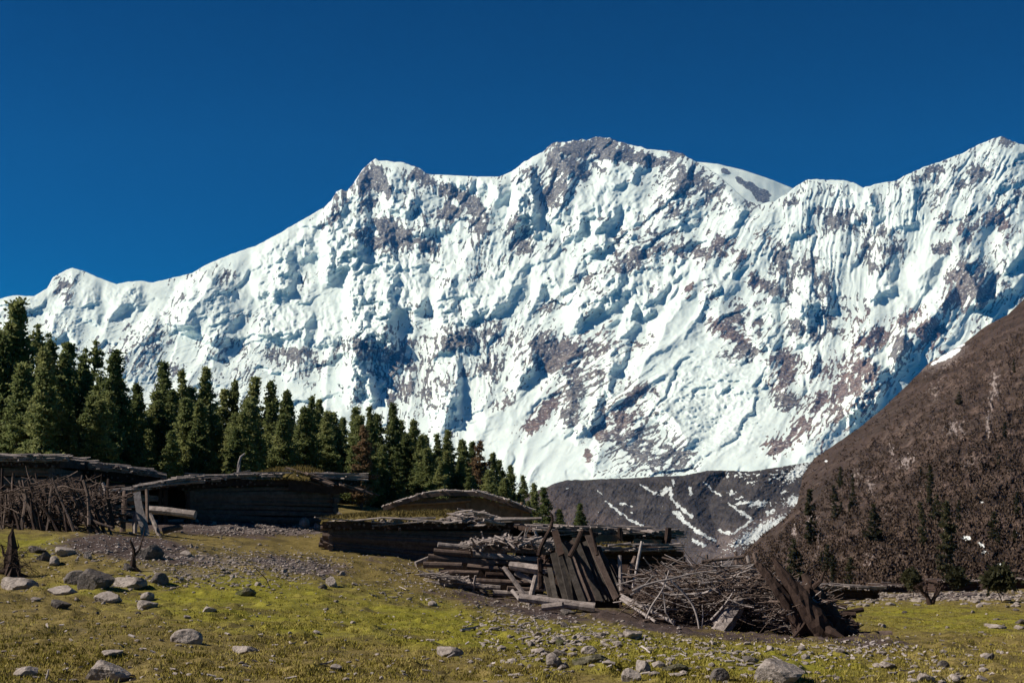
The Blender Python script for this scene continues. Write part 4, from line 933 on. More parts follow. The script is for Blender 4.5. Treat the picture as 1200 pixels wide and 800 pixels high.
for k, (a_, b__, c_, d_, r, mt, lb) in enumerate([
    (590, 664, 626, 702, .06, 'wood', 'slanting grey log slid off the right part of the log stack, lower end right'),
    (604, 671, 640, 690, .07, 'wood', 'thick round-ended log slanting beside the propped pole'),
    (598, 662, 634, 667, .11, 'wood', 'fat pale log end sticking out level at the right of the log stack'),
    (600, 691, 618, 707, .05, 'branch', 'short bleached stake at the foot of the log stack'),
    (632, 662, 618, 711, .075, 'wood', 'straight grey pole propped upright against the log stack, foot on the dirt')]):
    pole(a_, b__, c_, d_, 39.6 - .1 * k, r, r * 1.1, mt, lb, bend=.01)
def crooked(name, label, cat, mat, pts, D, r0, r1, forks=(), dd=None, group=None, sides=7):
    P_ = [at(x, y, D + (dd[i] if dd else 0)) for i, (x, y) in enumerate(pts)]
    # smooth the line
    for _ in range(2):
        Q = [P_[0]]
        for a_, b__ in zip(P_[:-1], P_[1:]): Q += [a_.lerp(b__, .25), a_.lerp(b__, .75)]
        P_ = Q + [P_[-1]]
    q = MB(); n_ = len(P_); q.tube(P_, [r0 + (r1 - r0) * i / (n_ - 1) for i in range(n_)], sides, .12)
    for fp, fr in forks:
        P2_ = [at(x, y, D) for x, y in fp]; n2_ = len(P2_); q.tube(P2_, [fr * (1 - .6 * i / max(1, n2_ - 1)) for i in range(n2_)], 5, .1)
    return tag(q.build(name, M[mat], None, P_[0]), label, cat, group)
crooked('dead_sapling', 'twisted dead sapling standing dark against the plank windbreak, hooked at its top', 'dead tree', 'wood_dark', [(634, 690), (633, 665), (631, 648), (638, 632), (646, 618), (648, 606), (645, 601)], 39.2, .09, .025, [([(633, 668), (642, 655), (650, 645)], .03), ([(632, 650), (624, 640), (622, 632)], .03), ([(637, 675), (646, 668), (649, 660)], .025)])

# plank windbreak
e = empty('plank_windbreak', foot(690, 705, 37.5), 'tent-like windbreak of long dark planks leaning together over a base log', 'windbreak')
g = random.Random(5)
PL = [(650, 622, 658, 650, 9), (648, 648, 664, 706, 8), (654, 640, 674, 706, 8), (658, 636, 683, 706, 9), (664, 636, 690, 705, 7), (668, 634, 697, 705, 8), (674, 630, 703, 704, 8), (680, 638, 709, 703, 8), (686, 634, 715, 702, 9), (689, 627, 722, 701, 9), (700, 640, 728, 700, 8), (706, 652, 733, 700, 9), (644, 665, 652, 706, 7), (640, 676, 646, 706, 7), (717, 655, 736, 696, 6), (651, 632, 669, 706, 6), (661, 641, 686, 706, 6), (671, 640, 693, 706, 5), (677, 641, 706, 705, 6), (683, 645, 712, 704, 6), (694, 636, 725, 702, 6), (711, 658, 731, 702, 5)]
for k, (a_, b__, c_, d_, w_) in enumerate(PL):
    D_ = 37.6 + .06 * (k % 3); lo = at(c_, d_, D_); q = MB()
    q.plank(lo, at(a_, b__, D_ + .75), w_ * D_ / F * .85, .05, Vector((g.uniform(-.25, .25), -1, .1)), jag=.1, seg=4); q.build('plank', M[g.choice(['wood_plank', 'wood_plank', 'wood_dark', 'wood_mid'])], e)
q = MB(); q.box(at(644, 712, 38.0), Vector((1.9, 0, 0)), Vector((0, .08, 0)), Vector((.25, .75, 1.1))); q.build('inner_boards', M['wood_dark'], e)
q = MB(); q.log(at(608, 700, 37.1), at(697, 712, 36.9), .11, .13, .008, sides=10); q.build('base_log', M['wood'], e)
q = MB(); q.log(at(668, 652, 37.4), at(682, 622, 37.6), .07, .06, .02); q.log(at(682, 622, 37.6), at(700, 626, 37.9), .06, .05); q.log(at(692, 620, 37.6), at(700, 650, 37.3), .05, .05); q.build('ridge_pole', M['wood_dark'], e)
for a_, b__, c_, d_, r, mt, lb in [
    (726, 651, 728, 692, .055, 'wood', 'short pale post standing at the right edge of the plank windbreak'),
    (745, 652, 729, 698, .06, 'wood_mid', 'grey pole slanting right behind the pale post'),
    (752, 634, 740, 698, .035, 'branch', 'tall thin pale stick slanting between the windbreak and the brush heap')]:
    pole(a_, b__, c_, d_, 37.4, r, r, mt, lb, bend=.01)
for a_, b__, c_, d_, r, mt, lb in [
    (729, 701, 791, 742, .055, 'branch', 'longer upper one of two bleached boards lying on dirt before the brush heap'),
    (727, 703, 768, 730, .04, 'branch', 'thin bleached board lying below the longer one on the dirt'),
    (793, 748, 838, 757, .085, 'wood_mid', 'dark short log lying at the front foot of the brush heap'),
    (636, 716, 660, 713, .09, 'wood', 'short block of pale log by the base log')]:
    A_, B_ = at(a_, b__, 36.6), at(c_, d_, 35.6 if c_ > 760 else 36.4); A_.z = max(A_.z, gz(A_.x, A_.y)); B_.z = max(B_.z, gz(B_.x, B_.y))
    lone('board' if 'board' in lb else 'log', lb, 'board' if 'board' in lb else 'log', M[mt], lambda q: q.log(A_ + Vector((0, 0, r)), B_ + Vector((0, 0, r)), r, r * .9, .006), origin=A_)

# brush heap
brush('brush_heap', 'tangled heap of thin dead branches right of the plank windbreak', 620, 822, 690, 76, 30, 36.3, 1.2, 31)
brush('brush_heap', 'tangled heap of thin dead branches right of the plank windbreak', 420, 815, 712, 72, 30, 36.5, 1.0, 32, mat='wood_mid')
brush('brush_heap', 'tangled dead twigs piled against the uprooted stumps', 420, 888, 704, 58, 32, 35.6, 1.0, 33, mat='wood')
brush('brush_heap', 'tangled dead twigs piled against the uprooted stumps', 260, 935, 716, 36, 26, 34.9, .7, 34, mat='wood')
brush('brush_heap', 'dark heap of twigs and splinters at the right foot of the stumps', 200, 972, 738, 26, 13, 35.0, .6, 35, mat='wood_mid', L=(.3, .9))
core = MB(); g = random.Random(8)
for k in range(110):
    u_ = g.uniform(760, 975); v_ = g.uniform(688 + max(0, u_ - 900) * .4, 738); p_ = at(u_, v_, 37.0 + g.uniform(-.2, .6)); dr = Vector((1, g.uniform(-.4, .4), g.uniform(-.25, .25))).normalized(); L = g.uniform(.8, 1.8); core.log(p_ - dr * L / 2, p_ + dr * L / 2, g.uniform(.05, .10), None, .03)
tag(core.build('rotten_branches', M['wood_dark'], None), 'dark rotten branches packed inside the brush heap', 'branches', kind='stuff')
BR = [([(788, 682), (803, 696), (812, 708), (817, 722), (820, 740), (821, 752)], .035, 'large pale curved branch arching down to the grass at the front of the brush heap', [([(788, 682), (782, 676), (778, 670)], .02)]),
 ([(741, 692), (760, 683), (790, 677), (812, 671), (840, 668)], .03, 'pale branch lying level across the brush heap top', []),
 ([(757, 724), (764, 708), (776, 692), (784, 668)], .025, 'pale branch rising steeply at the left end of the brush heap', []),
 ([(739, 697), (752, 689), (765, 674)], .022, 'short pale branch poking left from the brush heap', []),
 ([(780, 717), (778, 700), (776, 690)], .022, 'short pale forked branch upright left of the large curved one', [([(780, 717), (786, 726), (790, 733)], .018)]),
 ([(822, 737), (824, 722), (823, 708)], .02, 'thin upright branch just right of the large curved one', []),
 ([(833, 726), (848, 710), (858, 695), (866, 685)], .03, 'branch rising right from the brush heap foot', []),
 ([(838, 728), (852, 718), (864, 708)], .02, 'small pale branch by the log slab', []),
 ([(912, 680), (922, 690), (928, 702), (929, 712), (936, 716)], .03, 'pale bent branch hanging over the uprooted stumps', [([(912, 680), (902, 673)], .02), ([(922, 690), (916, 698)], .012)]),
 ([(934, 717), (939, 706), (937, 694)], .028, 'short pale branch between the pointed snags', [([(939, 706), (948, 696), (954, 684)], .015)]),
 ([(941, 739), (950, 728), (956, 719), (964, 717)], .022, 'small pale antler-like branch before the pointed snags', [([(956, 719), (958, 713)], .012), ([(956, 719), (963, 723)], .012), ([(952, 724), (960, 727)], .01)]),
 ([(893, 712), (897, 722), (903, 726)], .04, 'pale broken knot of wood in the shade under the stumps', []),
 ([(904, 728), (914, 724), (919, 717)], .035, 'pale curled root in the shade under the stumps', [])]
for pts, r, lb, fk in BR:
    crooked('dead_branch', lb, 'branch', 'branch', pts, 34.9, r, r * .5, fk)
for a_, b__, c_, d_, r, mt, lb in [
    (876, 651, 887, 672, .05, 'wood', 'pale thin post poking up behind the brush heap, first of the leaning pair'),
    (884, 648, 897, 676, .06, 'wood_mid', 'dark post crossing the pale thin one behind the brush heap'),
    (862, 646, 866, 665, .045, 'wood_mid', 'short dark post sticking up behind the brush heap'),
    (846, 652, 847, 668, .03, 'branch', 'tiny pale stake on the skyline of the brush heap'),
    (828, 650, 832, 668, .035, 'wood_mid', 'thin dark stake left of the level rail behind the brush heap')]:
    pole(a_, b__, c_, d_ + 25, 37.6, r, r, mt, lb, bend=.01)
for a_, b__, c_, d_, r, lb in [(822, 658, 871, 652, .045, 'dark rail lying nearly level on top of the brush heap'), (836, 664, 880, 661, .035, 'thinner rail just under the dark level rail'), (842, 688, 905, 689, .06, 'grey pole lying level between brush heap and stumps'), (884, 706, 910, 706, .05, 'pale log end in the shade among the stumps')]:
    lone('rail', lb, 'pole', M['wood' if r > .045 else 'wood_mid'], lambda q: q.log(at(a_, b__, 36.2), at(c_, d_, 36.2), r, r, .01), origin=at(a_, b__, 36.2))
# log slab and uprooted stumps
def trunk_piece(name, label, cat, mat, pts, rs, D, dd, sides=14, roots=(), seed=1, group=None):
    P_ = [at(x, y, D + z) for (x, y), z in zip(pts, dd)]; R_ = list(rs)
    for _ in range(2):
        Q, S_ = [P_[0]], [R_[0]]
        for i in range(len(P_) - 1):
            Q += [P_[i].lerp(P_[i + 1], .25), P_[i].lerp(P_[i + 1], .75)]; S_ += [R_[i] * .75 + R_[i + 1] * .25, R_[i] * .25 + R_[i + 1] * .75]
        P_ = Q + [P_[-1]]; R_ = S_ + [R_[-1]]
    q = MB(); q.tube(P_, R_, sides, .22)
    for rp_, r_ in roots:
        T = [at(x, y, D + z) for x, y, z in rp_]; q.tube(T, [r_ * (1 - .75 * i / (len(T) - 1)) for i in range(len(T))], 7, .2)
    return tag(q.build(name, M[mat], None, P_[-1]), label, cat, group)
trunk_piece('log_slab', 'thick furrowed grey trunk section leaning right beside the brush heap', 'log', 'wood', [(874, 693), (862, 712), (850, 728), (843, 744)], [.12, .17, .22, .26], 35.0, [.2, .1, 0, 0])
trunk_piece('pointed_snag', 'tall dark snag with a sharp tip leaning left over the stumps', 'snag', 'wood_dark', [(905, 652), (915, 668), (932, 692), (952, 722), (968, 745)], [.025, .11, .18, .24, .28], 34.1, [.3, .2, .1, 0, 0], roots=[([(960, 735, 0), (975, 742, -.3), (990, 748, -.5)], .16)])
trunk_piece('pointed_snag', 'shorter dark snag pointing left, below the sharp-tipped one', 'snag', 'wood_dark', [(886, 659), (898, 672), (912, 690), (930, 718), (940, 742)], [.07, .10, .13, .17, .20], 34.3, [.2, .1, 0, 0, 0])
trunk_piece('uprooted_stump', 'massive black uprooted stump whose right edge slopes down to the grass', 'stump', 'wood_dark', [(942, 672), (950, 690), (962, 714), (976, 738), (984, 750)], [.07, .20, .30, .34, .22], 34.6, [.2, .1, 0, 0, 0], roots=[([(950, 690, 0), (962, 680, -.2), (966, 668, -.3)], .08), ([(975, 730, 0), (994, 742, -.2), (1010, 750, -.3)], .14), ([(945, 720, -.2), (938, 735, -.5), (930, 746, -.6)], .12)])
trunk_piece('uprooted_stump', 'black stump and root plate in deep shade right of the log slab', 'stump', 'wood_dark', [(868, 700), (880, 715), (898, 730), (915, 742), (925, 750)], [.12, .22, .28, .26, .20], 35.8, [.2, .1, 0, 0, 0], roots=[([(880, 715, 0), (870, 735, -.3), (862, 746, -.5)], .12), ([(905, 725, -.2), (900, 740, -.5), (892, 748, -.6)], .10)])
for k, (a_, b__, c_, d_, r, lb) in enumerate([(985, 728, 1006, 731, .12, 'short dark log lying behind the foot of the black stump'), (990, 738, 1024, 742, .11, 'dark log lying right of the black stump, the nearer'), (1012, 731, 1045, 736, .10, 'weathered log with a pale top lying farthest right of the stumps'), (1002, 718, 1018, 720, .10, 'dark lump of rotten log behind the others right of the stumps')]):
    A_ = foot(a_, b__, 37.5 - .4 * k); B_ = foot(c_, d_, 37.5 - .4 * k)
    lone('fallen_log', lb, 'log', M['wood_mid'], lambda q: q.log(A_ + Vector((0, 0, r)), B_ + Vector((0, 0, r)), r, r * .9, .01, sides=10), origin=A_)

# low sheds at the far edge of the meadow
H8 = hut('low_log_shed', 'low dark flat log shed on the grass right of the stumps', 'shed', 948, 1022, 76, 77, 686, 689, 3.0, over=(.2, .2), th=.15, sticks=40, r=.09, wall=M['wood_dark'])
H9 = hut('far_shed', 'tiny far shed with pale stones on its roof behind the bare forked tree', 'shed', 1098, 1142, 150, 150, 680, 680, 4, over=(.3, .3), th=.25, sticks=24, r=.12, wall=M['wood_dark'], stones=20)
H10 = hut('far_shed', 'far dark shed against the hillside at the right border', 'shed', 1160, 1225, 155, 155, 677, 679, 4, over=(.3, .3), th=.2, sticks=20, r=.12, wall=M['wood_dark'])
H11 = hut('far_shed', 'far dark shed between the low log shed and the bushy lone tree', 'shed', 1030, 1058, 140, 140, 686, 686, 4, over=(.3, .3), th=.2, sticks=16, r=.12, wall=M['wood_dark'])
# ---------------------------------------------------------------- trees
def leaf_mat(name, dark, mid, light):
    m, n, b = new_mat(name); p = geo(n); oi = N(n, 'ShaderNodeObjectInfo')
    f = mth(n, 'ADD', mth(n, 'MULTIPLY', noise(n, p, .9, 4, .65), .65), mth(n, 'MULTIPLY', noise(n, p, 7, 2, .6), .35))
    f = mth(n, 'ADD', f, mth(n, 'MULTIPLY', mth(n, 'SUBTRACT', oi.outputs['Random'], .5), .16))
    n.links.new(ramp(n, f, [(.30, dark), (.48, mid), (.64, light)]), b.inputs['Base Color']); b.inputs['Roughness'].default_value = .7
    tr = N(n, 'ShaderNodeBsdfTranslucent'); mx = N(n, 'ShaderNodeMixShader'); mx.inputs[0].default_value = .48
    n.links.new(b.inputs['Base Color'].links[0].from_socket, tr.inputs[0]); n.links.new(b.outputs[0], mx.inputs[1]); n.links.new(tr.outputs[0], mx.inputs[2])
    n.links.new(mx.outputs[0], [x for x in n.nodes if x.type == 'OUTPUT_MATERIAL'][0].inputs[0])
    return m
M['needles'] = leaf_mat('pine_needles', (.055, .080, .028), (.155, .185, .070), (.28, .29, .115))
M['needles_brown'] = leaf_mat('browned_needles', (.08, .055, .03), (.18, .115, .062), (.28, .19, .11))
M['needles_dull'] = leaf_mat('dull_dark_needles', (.018, .020, .011), (.050, .050, .024), (.09, .085, .042))
M['bark'] = wood_mat('pine_bark', (.03, .022, .018), (.12, .09, .075), 5)

def leaves_mesh(C_, spread, per, size, g, up=.4):
    """C_ clump centres (n,3); returns verts, faces of small pointed sprays"""
    n_ = len(C_); k = n_ * per
    c_ = np.repeat(C_, per, 0); sp_ = np.repeat(spread, per)[:, None]
    off = g.normal(0, 1, (k, 3)); off /= np.linalg.norm(off, axis=1)[:, None] + 1e-9; off *= np.abs(g.normal(0, .62, (k, 1))) + .18
    pos = c_ + off * sp_ * [1, 1, .72]
    d = off + g.normal(0, .45, (k, 3)); d[:, 2] += up; d /= np.linalg.norm(d, axis=1)[:, None]
    s_ = np.cross(d, g.normal(0, 1, (k, 3))); s_ /= np.linalg.norm(s_, axis=1)[:, None]
    L = (size * g.uniform(.6, 1.4, k))[:, None]; w_ = L * .36
    Vv = np.stack([pos - d * L * .5, pos + s_ * w_ - d * L * .05, pos + d * L * .6, pos - s_ * w_], 1).reshape(-1, 3)
    return Vv, np.arange(4 * k).reshape(-1, 4)

def make_tree(seed, H, Rm, crown0=.06, nb=170, per=34, size=.19, mat='needles', power=.62, open_=0.0, name='pine_tree', lean=0.0):
    g = np.random.default_rng(seed)
    hs = crown0 + (1 - crown0) * g.uniform(0, 1, nb) ** .92
    az = g.uniform(0, 2 * np.pi, nb)
    lob = 1 + .30 * np.sin(az * 2 + seed) + .22 * np.sin(az * 3 + hs * 9 + seed * 2) + g.normal(0, .16, nb)
    prof = np.minimum(((1 - hs) / (1 - crown0)) ** power, 1) * sstep(crown0 - .10, crown0 + .16, hs)
    knob = .88 + .16 * np.sin(hs * 19 + seed)
    r = Rm * np.clip(prof * lob * knob, .04, 1.25) + .12
    keep = g.uniform(0, 1, nb) > open_ * (hs > .6); hs, az, r = hs[keep], az[keep], r[keep]
    axis = lambda h: np.stack([lean * H * h ** 2 + .12 * np.sin(h * 6 + seed), .1 * np.cos(h * 5 + seed) - .1, h * H], -1)
    C_, S_ = [], []
    for h_, a_, r_ in zip(hs, az, r):
        m_ = max(1, int(r_ / .34)); tt_ = (np.arange(m_) + g.uniform(.3, .9)) / m_
        base = axis(np.array(h_))
        for t_ in tt_:
            if r_ > .9 and t_ < .32: continue
            C_.append(base + np.array([np.cos(a_) * r_ * t_, np.sin(a_) * r_ * t_, r_ * (.28 * t_ * t_ - .10 * t_)]) + g.normal(0, .05, 3)); S_.append(.20 + .13 * g.random() + .04 * r_)
    for k in range(5): C_.append(axis(np.array(.90 + .022 * k))); S_.append(.19 - .03 * k)
    Vv, Fv = leaves_mesh(np.array(C_), np.array(S_), per, size, g)
    root = bpy.data.objects.new(name, None); COL.objects.link(root)
    cr = mesh_np('crown', Vv, Fv, M[mat], False); cr.parent = root
    q = MB(); hh = np.linspace(-.06, .97, 12); q.tube([Vector(axis(np.array(max(h_, 0)))) + Vector((0, 0, min(h_, 0) * H)) for h_ in hh], [max(.02, H * .017 * (1 - h_ * .95)) for h_ in hh], 8, .08)
    for h_, a_, r_ in list(zip(hs, az, r))[::3]:
        b0 = Vector(axis(np.array(h_))); q.tube([b0, b0 + Vector((math.cos(a_) * r_ * .5, math.sin(a_) * r_ * .5, -.02 * r_)), b0 + Vector((math.cos(a_) * r_ * .95, math.sin(a_) * r_ * .95, .15 * r_))], [.035, .022, .008], 4, .05)
    t_ = q.build('trunk', M['bark'], root); 
    root['H'] = float(H)
    return root
def place_tree(proto, base, H, rz, label, group=None, wide=1.0, cat='tree', first={}):
    if proto.name in first:
        r = proto.copy(); COL.objects.link(r)
        for ch in proto.children:
            c_ = ch.copy(); COL.objects.link(c_); c_.parent = r
        for k_ in ('group',):
            if k_ in r: del r[k_]
    else: r = proto; first[proto.name] = 1
    s_ = H / proto['H']; r.location = base; r.scale = (s_ * wide, s_ * wide, s_); r.rotation_euler = (0, 0, rz)
    return tag(r, label, cat, group)
protos = [make_tree(41 + k, 11, rm, c0, nb, 36, .20, 'needles', pw, op, lean=ln) for k, (rm, c0, nb, pw, op, ln) in enumerate([(1.75, .04, 300, .80, 0, 0), (1.5, .03, 270, .72, .1, .01), (2.0, .05, 330, .90, .1, 0), (1.6, .04, 280, .85, .3, -.01), (1.35, .03, 240, .66, 0, .01), (2.2, .06, 340, 1.0, .15, 0)])]
sparse = make_tree(77, 11, 1.35, .34, 66, 30, .22, 'needles', .40, .25)
brownp = make_tree(88, 11, 1.7, .05, 190, 34, .20, 'needles_brown', .6, .1)
T = [  # u, v of the tip, distance, prototype, width, label
 (6,353,84,2,1.1,'tallest dark pine, at the left border of the photo'),(38,381,92,6,1,'open-crowned pine with sparse layered branches, second tall one from the left border'),(52,399,88,1,1,None),(72,404,94,4,1.1,'narrow pine with a knobbly top just left of the broad sunlit pine'),
 (22,412,90,0,1,None),(88,415,98,3,1,None),(104,401,96,6,.9,'sparse pine whose forked top stands just left of the broad sunlit pine'),(127,412,82,5,1.0,'broad sunlit pine left of the gap of snow between tree tops'),(155,450,105,1,1,None),
 (188,426,100,2,.9,'tall pointed pine right of the snowy gap'),(207,434,98,3,.95,'pine standing shoulder to shoulder with the tall pointed one right of the gap'),(240,432,98,2,1,'tall pine with a bushy head, alone above its neighbours left of the white snag'),(258,458,104,4,1,None),(272,447,104,0,.85,None),(293,444,104,4,1,None),(313,447,104,1,1,None),
 (333,459,102,0,1.0,'rounded full pine above the roof of the long black hut'),(362,464,108,3,1,None),(373,470,112,4,1,None),(387,484,114,1,1,None),(400,490,116,0,1,None),(415,478,118,2,.9,None),(430,476,120,3,1,None),(443,485,122,1,1,None),(461,474,122,2,.85,'slightly taller pine with a dark tip above the left end of the plank hut'),
 (470,494,126,4,1,None),(485,493,124,0,.9,'bright green pointed pine right of the dark-tipped one'),(497,510,128,1,1,None),(510,508,130,3,1,None),(526,505,132,2,.9,None),(541,516,134,0,1,None),(553,517,136,1,1,None),(577,531,140,0,1,None),(586,540,145,4,1,None),(597,545,150,1,1,None),
 (613,557,155,3,1,'slim pine standing apart, above the right eave of the plank hut'),(625,566,160,1,1.1,'small dark pine at the right end of the tree row'),(638,572,165,4,1.1,None),
 (655,597,150,0,1.2,'little bushy pine left of the broader one, above the flat-roofed hut'),(679,590,150,5,1.3,'small broad pine with a pointed tip standing alone above the flat-roofed hut')]
BRN = [(424,500,96,'rust-brown pine low among the green ones left of the plank hut'),(563,518,128,'brownish pine in the right part of the tree row')]
g = random.Random(12)
GT = 'green pines of the row behind the huts'
for (u_, v_, D_, k_, w_, lb) in T:
    base = foot(u_, 600, D_); H = zat(u_, v_, D_) - base.z
    P_ = sparse if k_ == 6 else protos[k_]
    place_tree(P_, base, H, g.uniform(0, 6.28), lb or 'green pine, one of the dense row standing behind the huts', None if lb else GT, g.uniform(.8, 1.12) * w_ * (11 / H) ** .35 * (1.0 if u_ < 640 else 1))
for (u_, v_, D_, lb) in BRN:
    base = foot(u_, 600, D_); place_tree(brownp, base, zat(u_, v_, D_) - base.z, g.uniform(0, 6.28), lb, None, 1.05)
sky_t = lambda u_: float(np.interp(u_, [0, 40, 110, 170, 240, 330, 430, 520, 600, 640], [375, 400, 420, 455, 445, 465, 485, 515, 550, 580]))
for k in range(110):
    u_ = g.uniform(-25, 632); v_ = sky_t(u_) + g.uniform(4, 56) * (1 if u_ < 420 else .6); D_ = g.uniform(74, 92) + max(0, u_ - 200) * .10 + (8 if k % 2 else 0)
    base = foot(u_, 600, D_); H = zat(u_, v_, D_) - base.z
    if H < 2: continue
    place_tree(protos[g.choice([0, 1, 2, 3, 4, 5])], base, H, g.uniform(0, 6.28), 'green pine, one of the dense row standing behind the huts', GT, min(1.5, (11 / H) ** .5))
for k in range(16):   # trees just outside the left of the frame that shade the row
    base = foot(-60 - 22 * k % 200 - 20, 600, 80 + 4 * k); place_tree(protos[k % 6], base, 11 + k % 3, k, 'green pine, one of the dense row standing behind the huts', GT)

# hillside trees
dull = [make_tree(101 + k, 9, rm, .05, 90, 26, .30, 'needles_dull', pw, .2, name='conifer') for k, (rm, pw) in enumerate([(1.3, .6), (.95, .45), (1.7, .7)])]
HT = [(950,574,641,1,'tall thin dark conifer on the left edge of the hillside'),(979,569,610,1,'thin conifer high on the hillside edge, right of the tall thin one'),(1025,591,637,2,'full dark conifer in the middle of the hillside above the rock shadow'),(1081,589,640,1,'narrow dark conifer right of the full one on the hillside'),
 (1112,588,678,0,'tallest dark conifer low on the hillside, near the snow specks'),(931,632,690,2,'wide dull-green conifer just behind the pointed snags'),(976,664,688,0,'small dark conifer at the foot of the hillside behind the low log shed'),(1124,586,613,1,'slim conifer behind the tallest one on the hillside'),
 (1091,545,579,0,'dark conifer high on the hillside below the pale rocks'),(986,547,571,2,'small conifer near the bare slope at the top left of the hillside')]
for (u_, vt, vb, k_, lb) in HT:
    b0 = on_hill(u_, vb) - Vector((0, 0, .4)); b0 = Vector(b0); H = zat(u_, vt, b0.y) - b0.z
    place_tree(dull[k_], b0, H, g.uniform(0, 6), lb, None, 1.0 if k_ != 2 else 1.15)
for k in range(20):
    u_ = g.uniform(960, 1210); v_ = g.uniform(max(float(np.interp(u_, *zip(*EDGE))) + 25 + 30 * (u_ < 1080), 430), 690); b0 = on_hill(u_, v_) - Vector((0, 0, .4))
    place_tree(dull[g.choice([0, 1, 2])], b0, g.uniform(2.5, 5.5), g.uniform(0, 6), 'small dark conifer, one of many dotted over the brown hillside', 'dark conifers dotted over the hillside', g.uniform(.9, 1.5))
# lone trees at the far edge of the meadow
def mead_tree(u_, vt, vb, label, bare=False, seed=1):
    base = ground(u_, vb)
    H = zat(u_, vt, base.y) - base.z
    if bare:
        r = empty('bare_tree', base, label, 'tree'); q = MB(); gg = random.Random(seed)
        def br(p_, d_, L, r_, dep):
            e_ = p_ + d_ * L; q.tube([p_, p_.lerp(e_, .5) + Vector((gg.uniform(-.1, .1), gg.uniform(-.1, .1), 0)) * L, e_], [r_, r_ * .8, r_ * .6], 6, .1)
            if dep:
                for _ in range(3): br(e_, (d_ + Vector((gg.uniform(-.8, .8), gg.uniform(-.8, .8), gg.uniform(-.1, .5)))).normalized(), L * .66, r_ * .55, dep - 1)
        br(base - Vector((0, 0, .1)), Vector((-.35, 0, 1)).normalized(), H * .42, .17, 4); br(base, Vector((.5, 0, 1)).normalized(), H * .38, .13, 4)
        q.build('trunk', M['wood_dark'], r); return r
    P_ = make_tree(seed, H, H * .36, .42, 60, 26, .24, 'needles_dull', .45, 0, name='lone_tree')
    return place_tree(P_, base, H, 0, label)
mead_tree(1069, 668, 702, 'bushy round-topped lone tree at the far edge of the meadow', seed=201)
mead_tree(1123, 668, 699, 'small leafy lone tree in front of the far shed', seed=202)
mead_tree(1170, 668, 705, 'lone tree with a dark straight trunk near the right border', seed=203)
mead_tree(1091, 678, 708, 'bare forked dark tree at the far edge of the meadow', True, 9)
# white snag
b0 = foot(281, 600, 56)
lone('white_snag', 'slender bleached snag with a bent tip standing behind the roof of the long black hut', 'snag', M['branch'], lambda q: q.tube([b0, at(279, 556, 56), at(280, 542, 56), at(282, 535, 56), at(287, 531, 56)], [.10, .07, .06, .045, .03], 7, .12), origin=b0)

# scrub on the hillside
g_ = np.random.default_rng(9); C_ = []; S_ = []
edge_u = np.array([p_[0] for p_ in EDGE]); edge_v = np.array([p_[1] for p_ in EDGE])
ii = g_.integers(0, len(u4), 26000); jj = g_.integers(4, 515, 26000)
okm = ((forest[jj, ii] > .6) | (g_.uniform(0, 1, 26000) < .35)) & (fbm(U4[jj, ii] / 9, V4[jj, ii] / 12, 3, 501) + g_.normal(0, .12, 26000) > -.05) & (snow4[jj, ii] < .1) & (pale[jj, ii] < .5)
C_ = P4[jj, ii][okm][:11000]; 
C_ = C_ + np.array([0, 0, .6])
Vv, Fv = leaves_mesh(C_, g_.uniform(.3, 1.1, len(C_)), 9, .42, g_, up=1.1)
m, n, b = new_mat('bare_scrub'); p = geo(n)
n.links.new(ramp(n, mth(n, 'ADD', mth(n, 'MULTIPLY', noise(n, p, .035, 4, .6), .5), mth(n, 'MULTIPLY', noise(n, p, .6, 3, .6), .5)), [(.38, (.030, .020, .014)), (.5, (.070, .047, .034)), (.62, (.125, .088, .066))]), b.inputs['Base Color'])
tag(mesh_np('scrub', Vv, Fv, m, False), 'bare brown scrub covering the hillside', 'scrub', kind='stuff')
# ---------------------------------------------------------------- stones
rock_me = []
for k in range(9):
    v_, f_ = rock_points(900 + k, 4)
    me = bpy.data.meshes.new('stone'); me.from_pydata([tuple(x) for x in v_], [], f_); me.materials.append(M['stone'] if k % 3 else M['stone_dark']); rock_me.append(me)
def rock(u, vb, w, h, label, name='stone', group=None, rz=0.0, k=0, cat='stone', mat=None, tilt=0.0):
    p_ = ground(u, vb - h * .12); sx = w / 2 * p_.y / F; sz = h / 2 * p_.y / F
    me = rock_me[k % 9]
    if mat: me = me.copy(); me.materials[0] = M[mat]
    o_ = bpy.data.objects.new(name, me); COL.objects.link(o_)
    o_.scale = (sx * 1.08, sx * RNDS.uniform(.8, 1.1), sz * 1.45); o_.rotation_euler = (tilt, RNDS.uniform(-.12, .12), rz); o_.location = p_ + Vector((0, 0, sz * .28))
    return tag(o_, label, cat, group)
RNDS = random.Random(4)
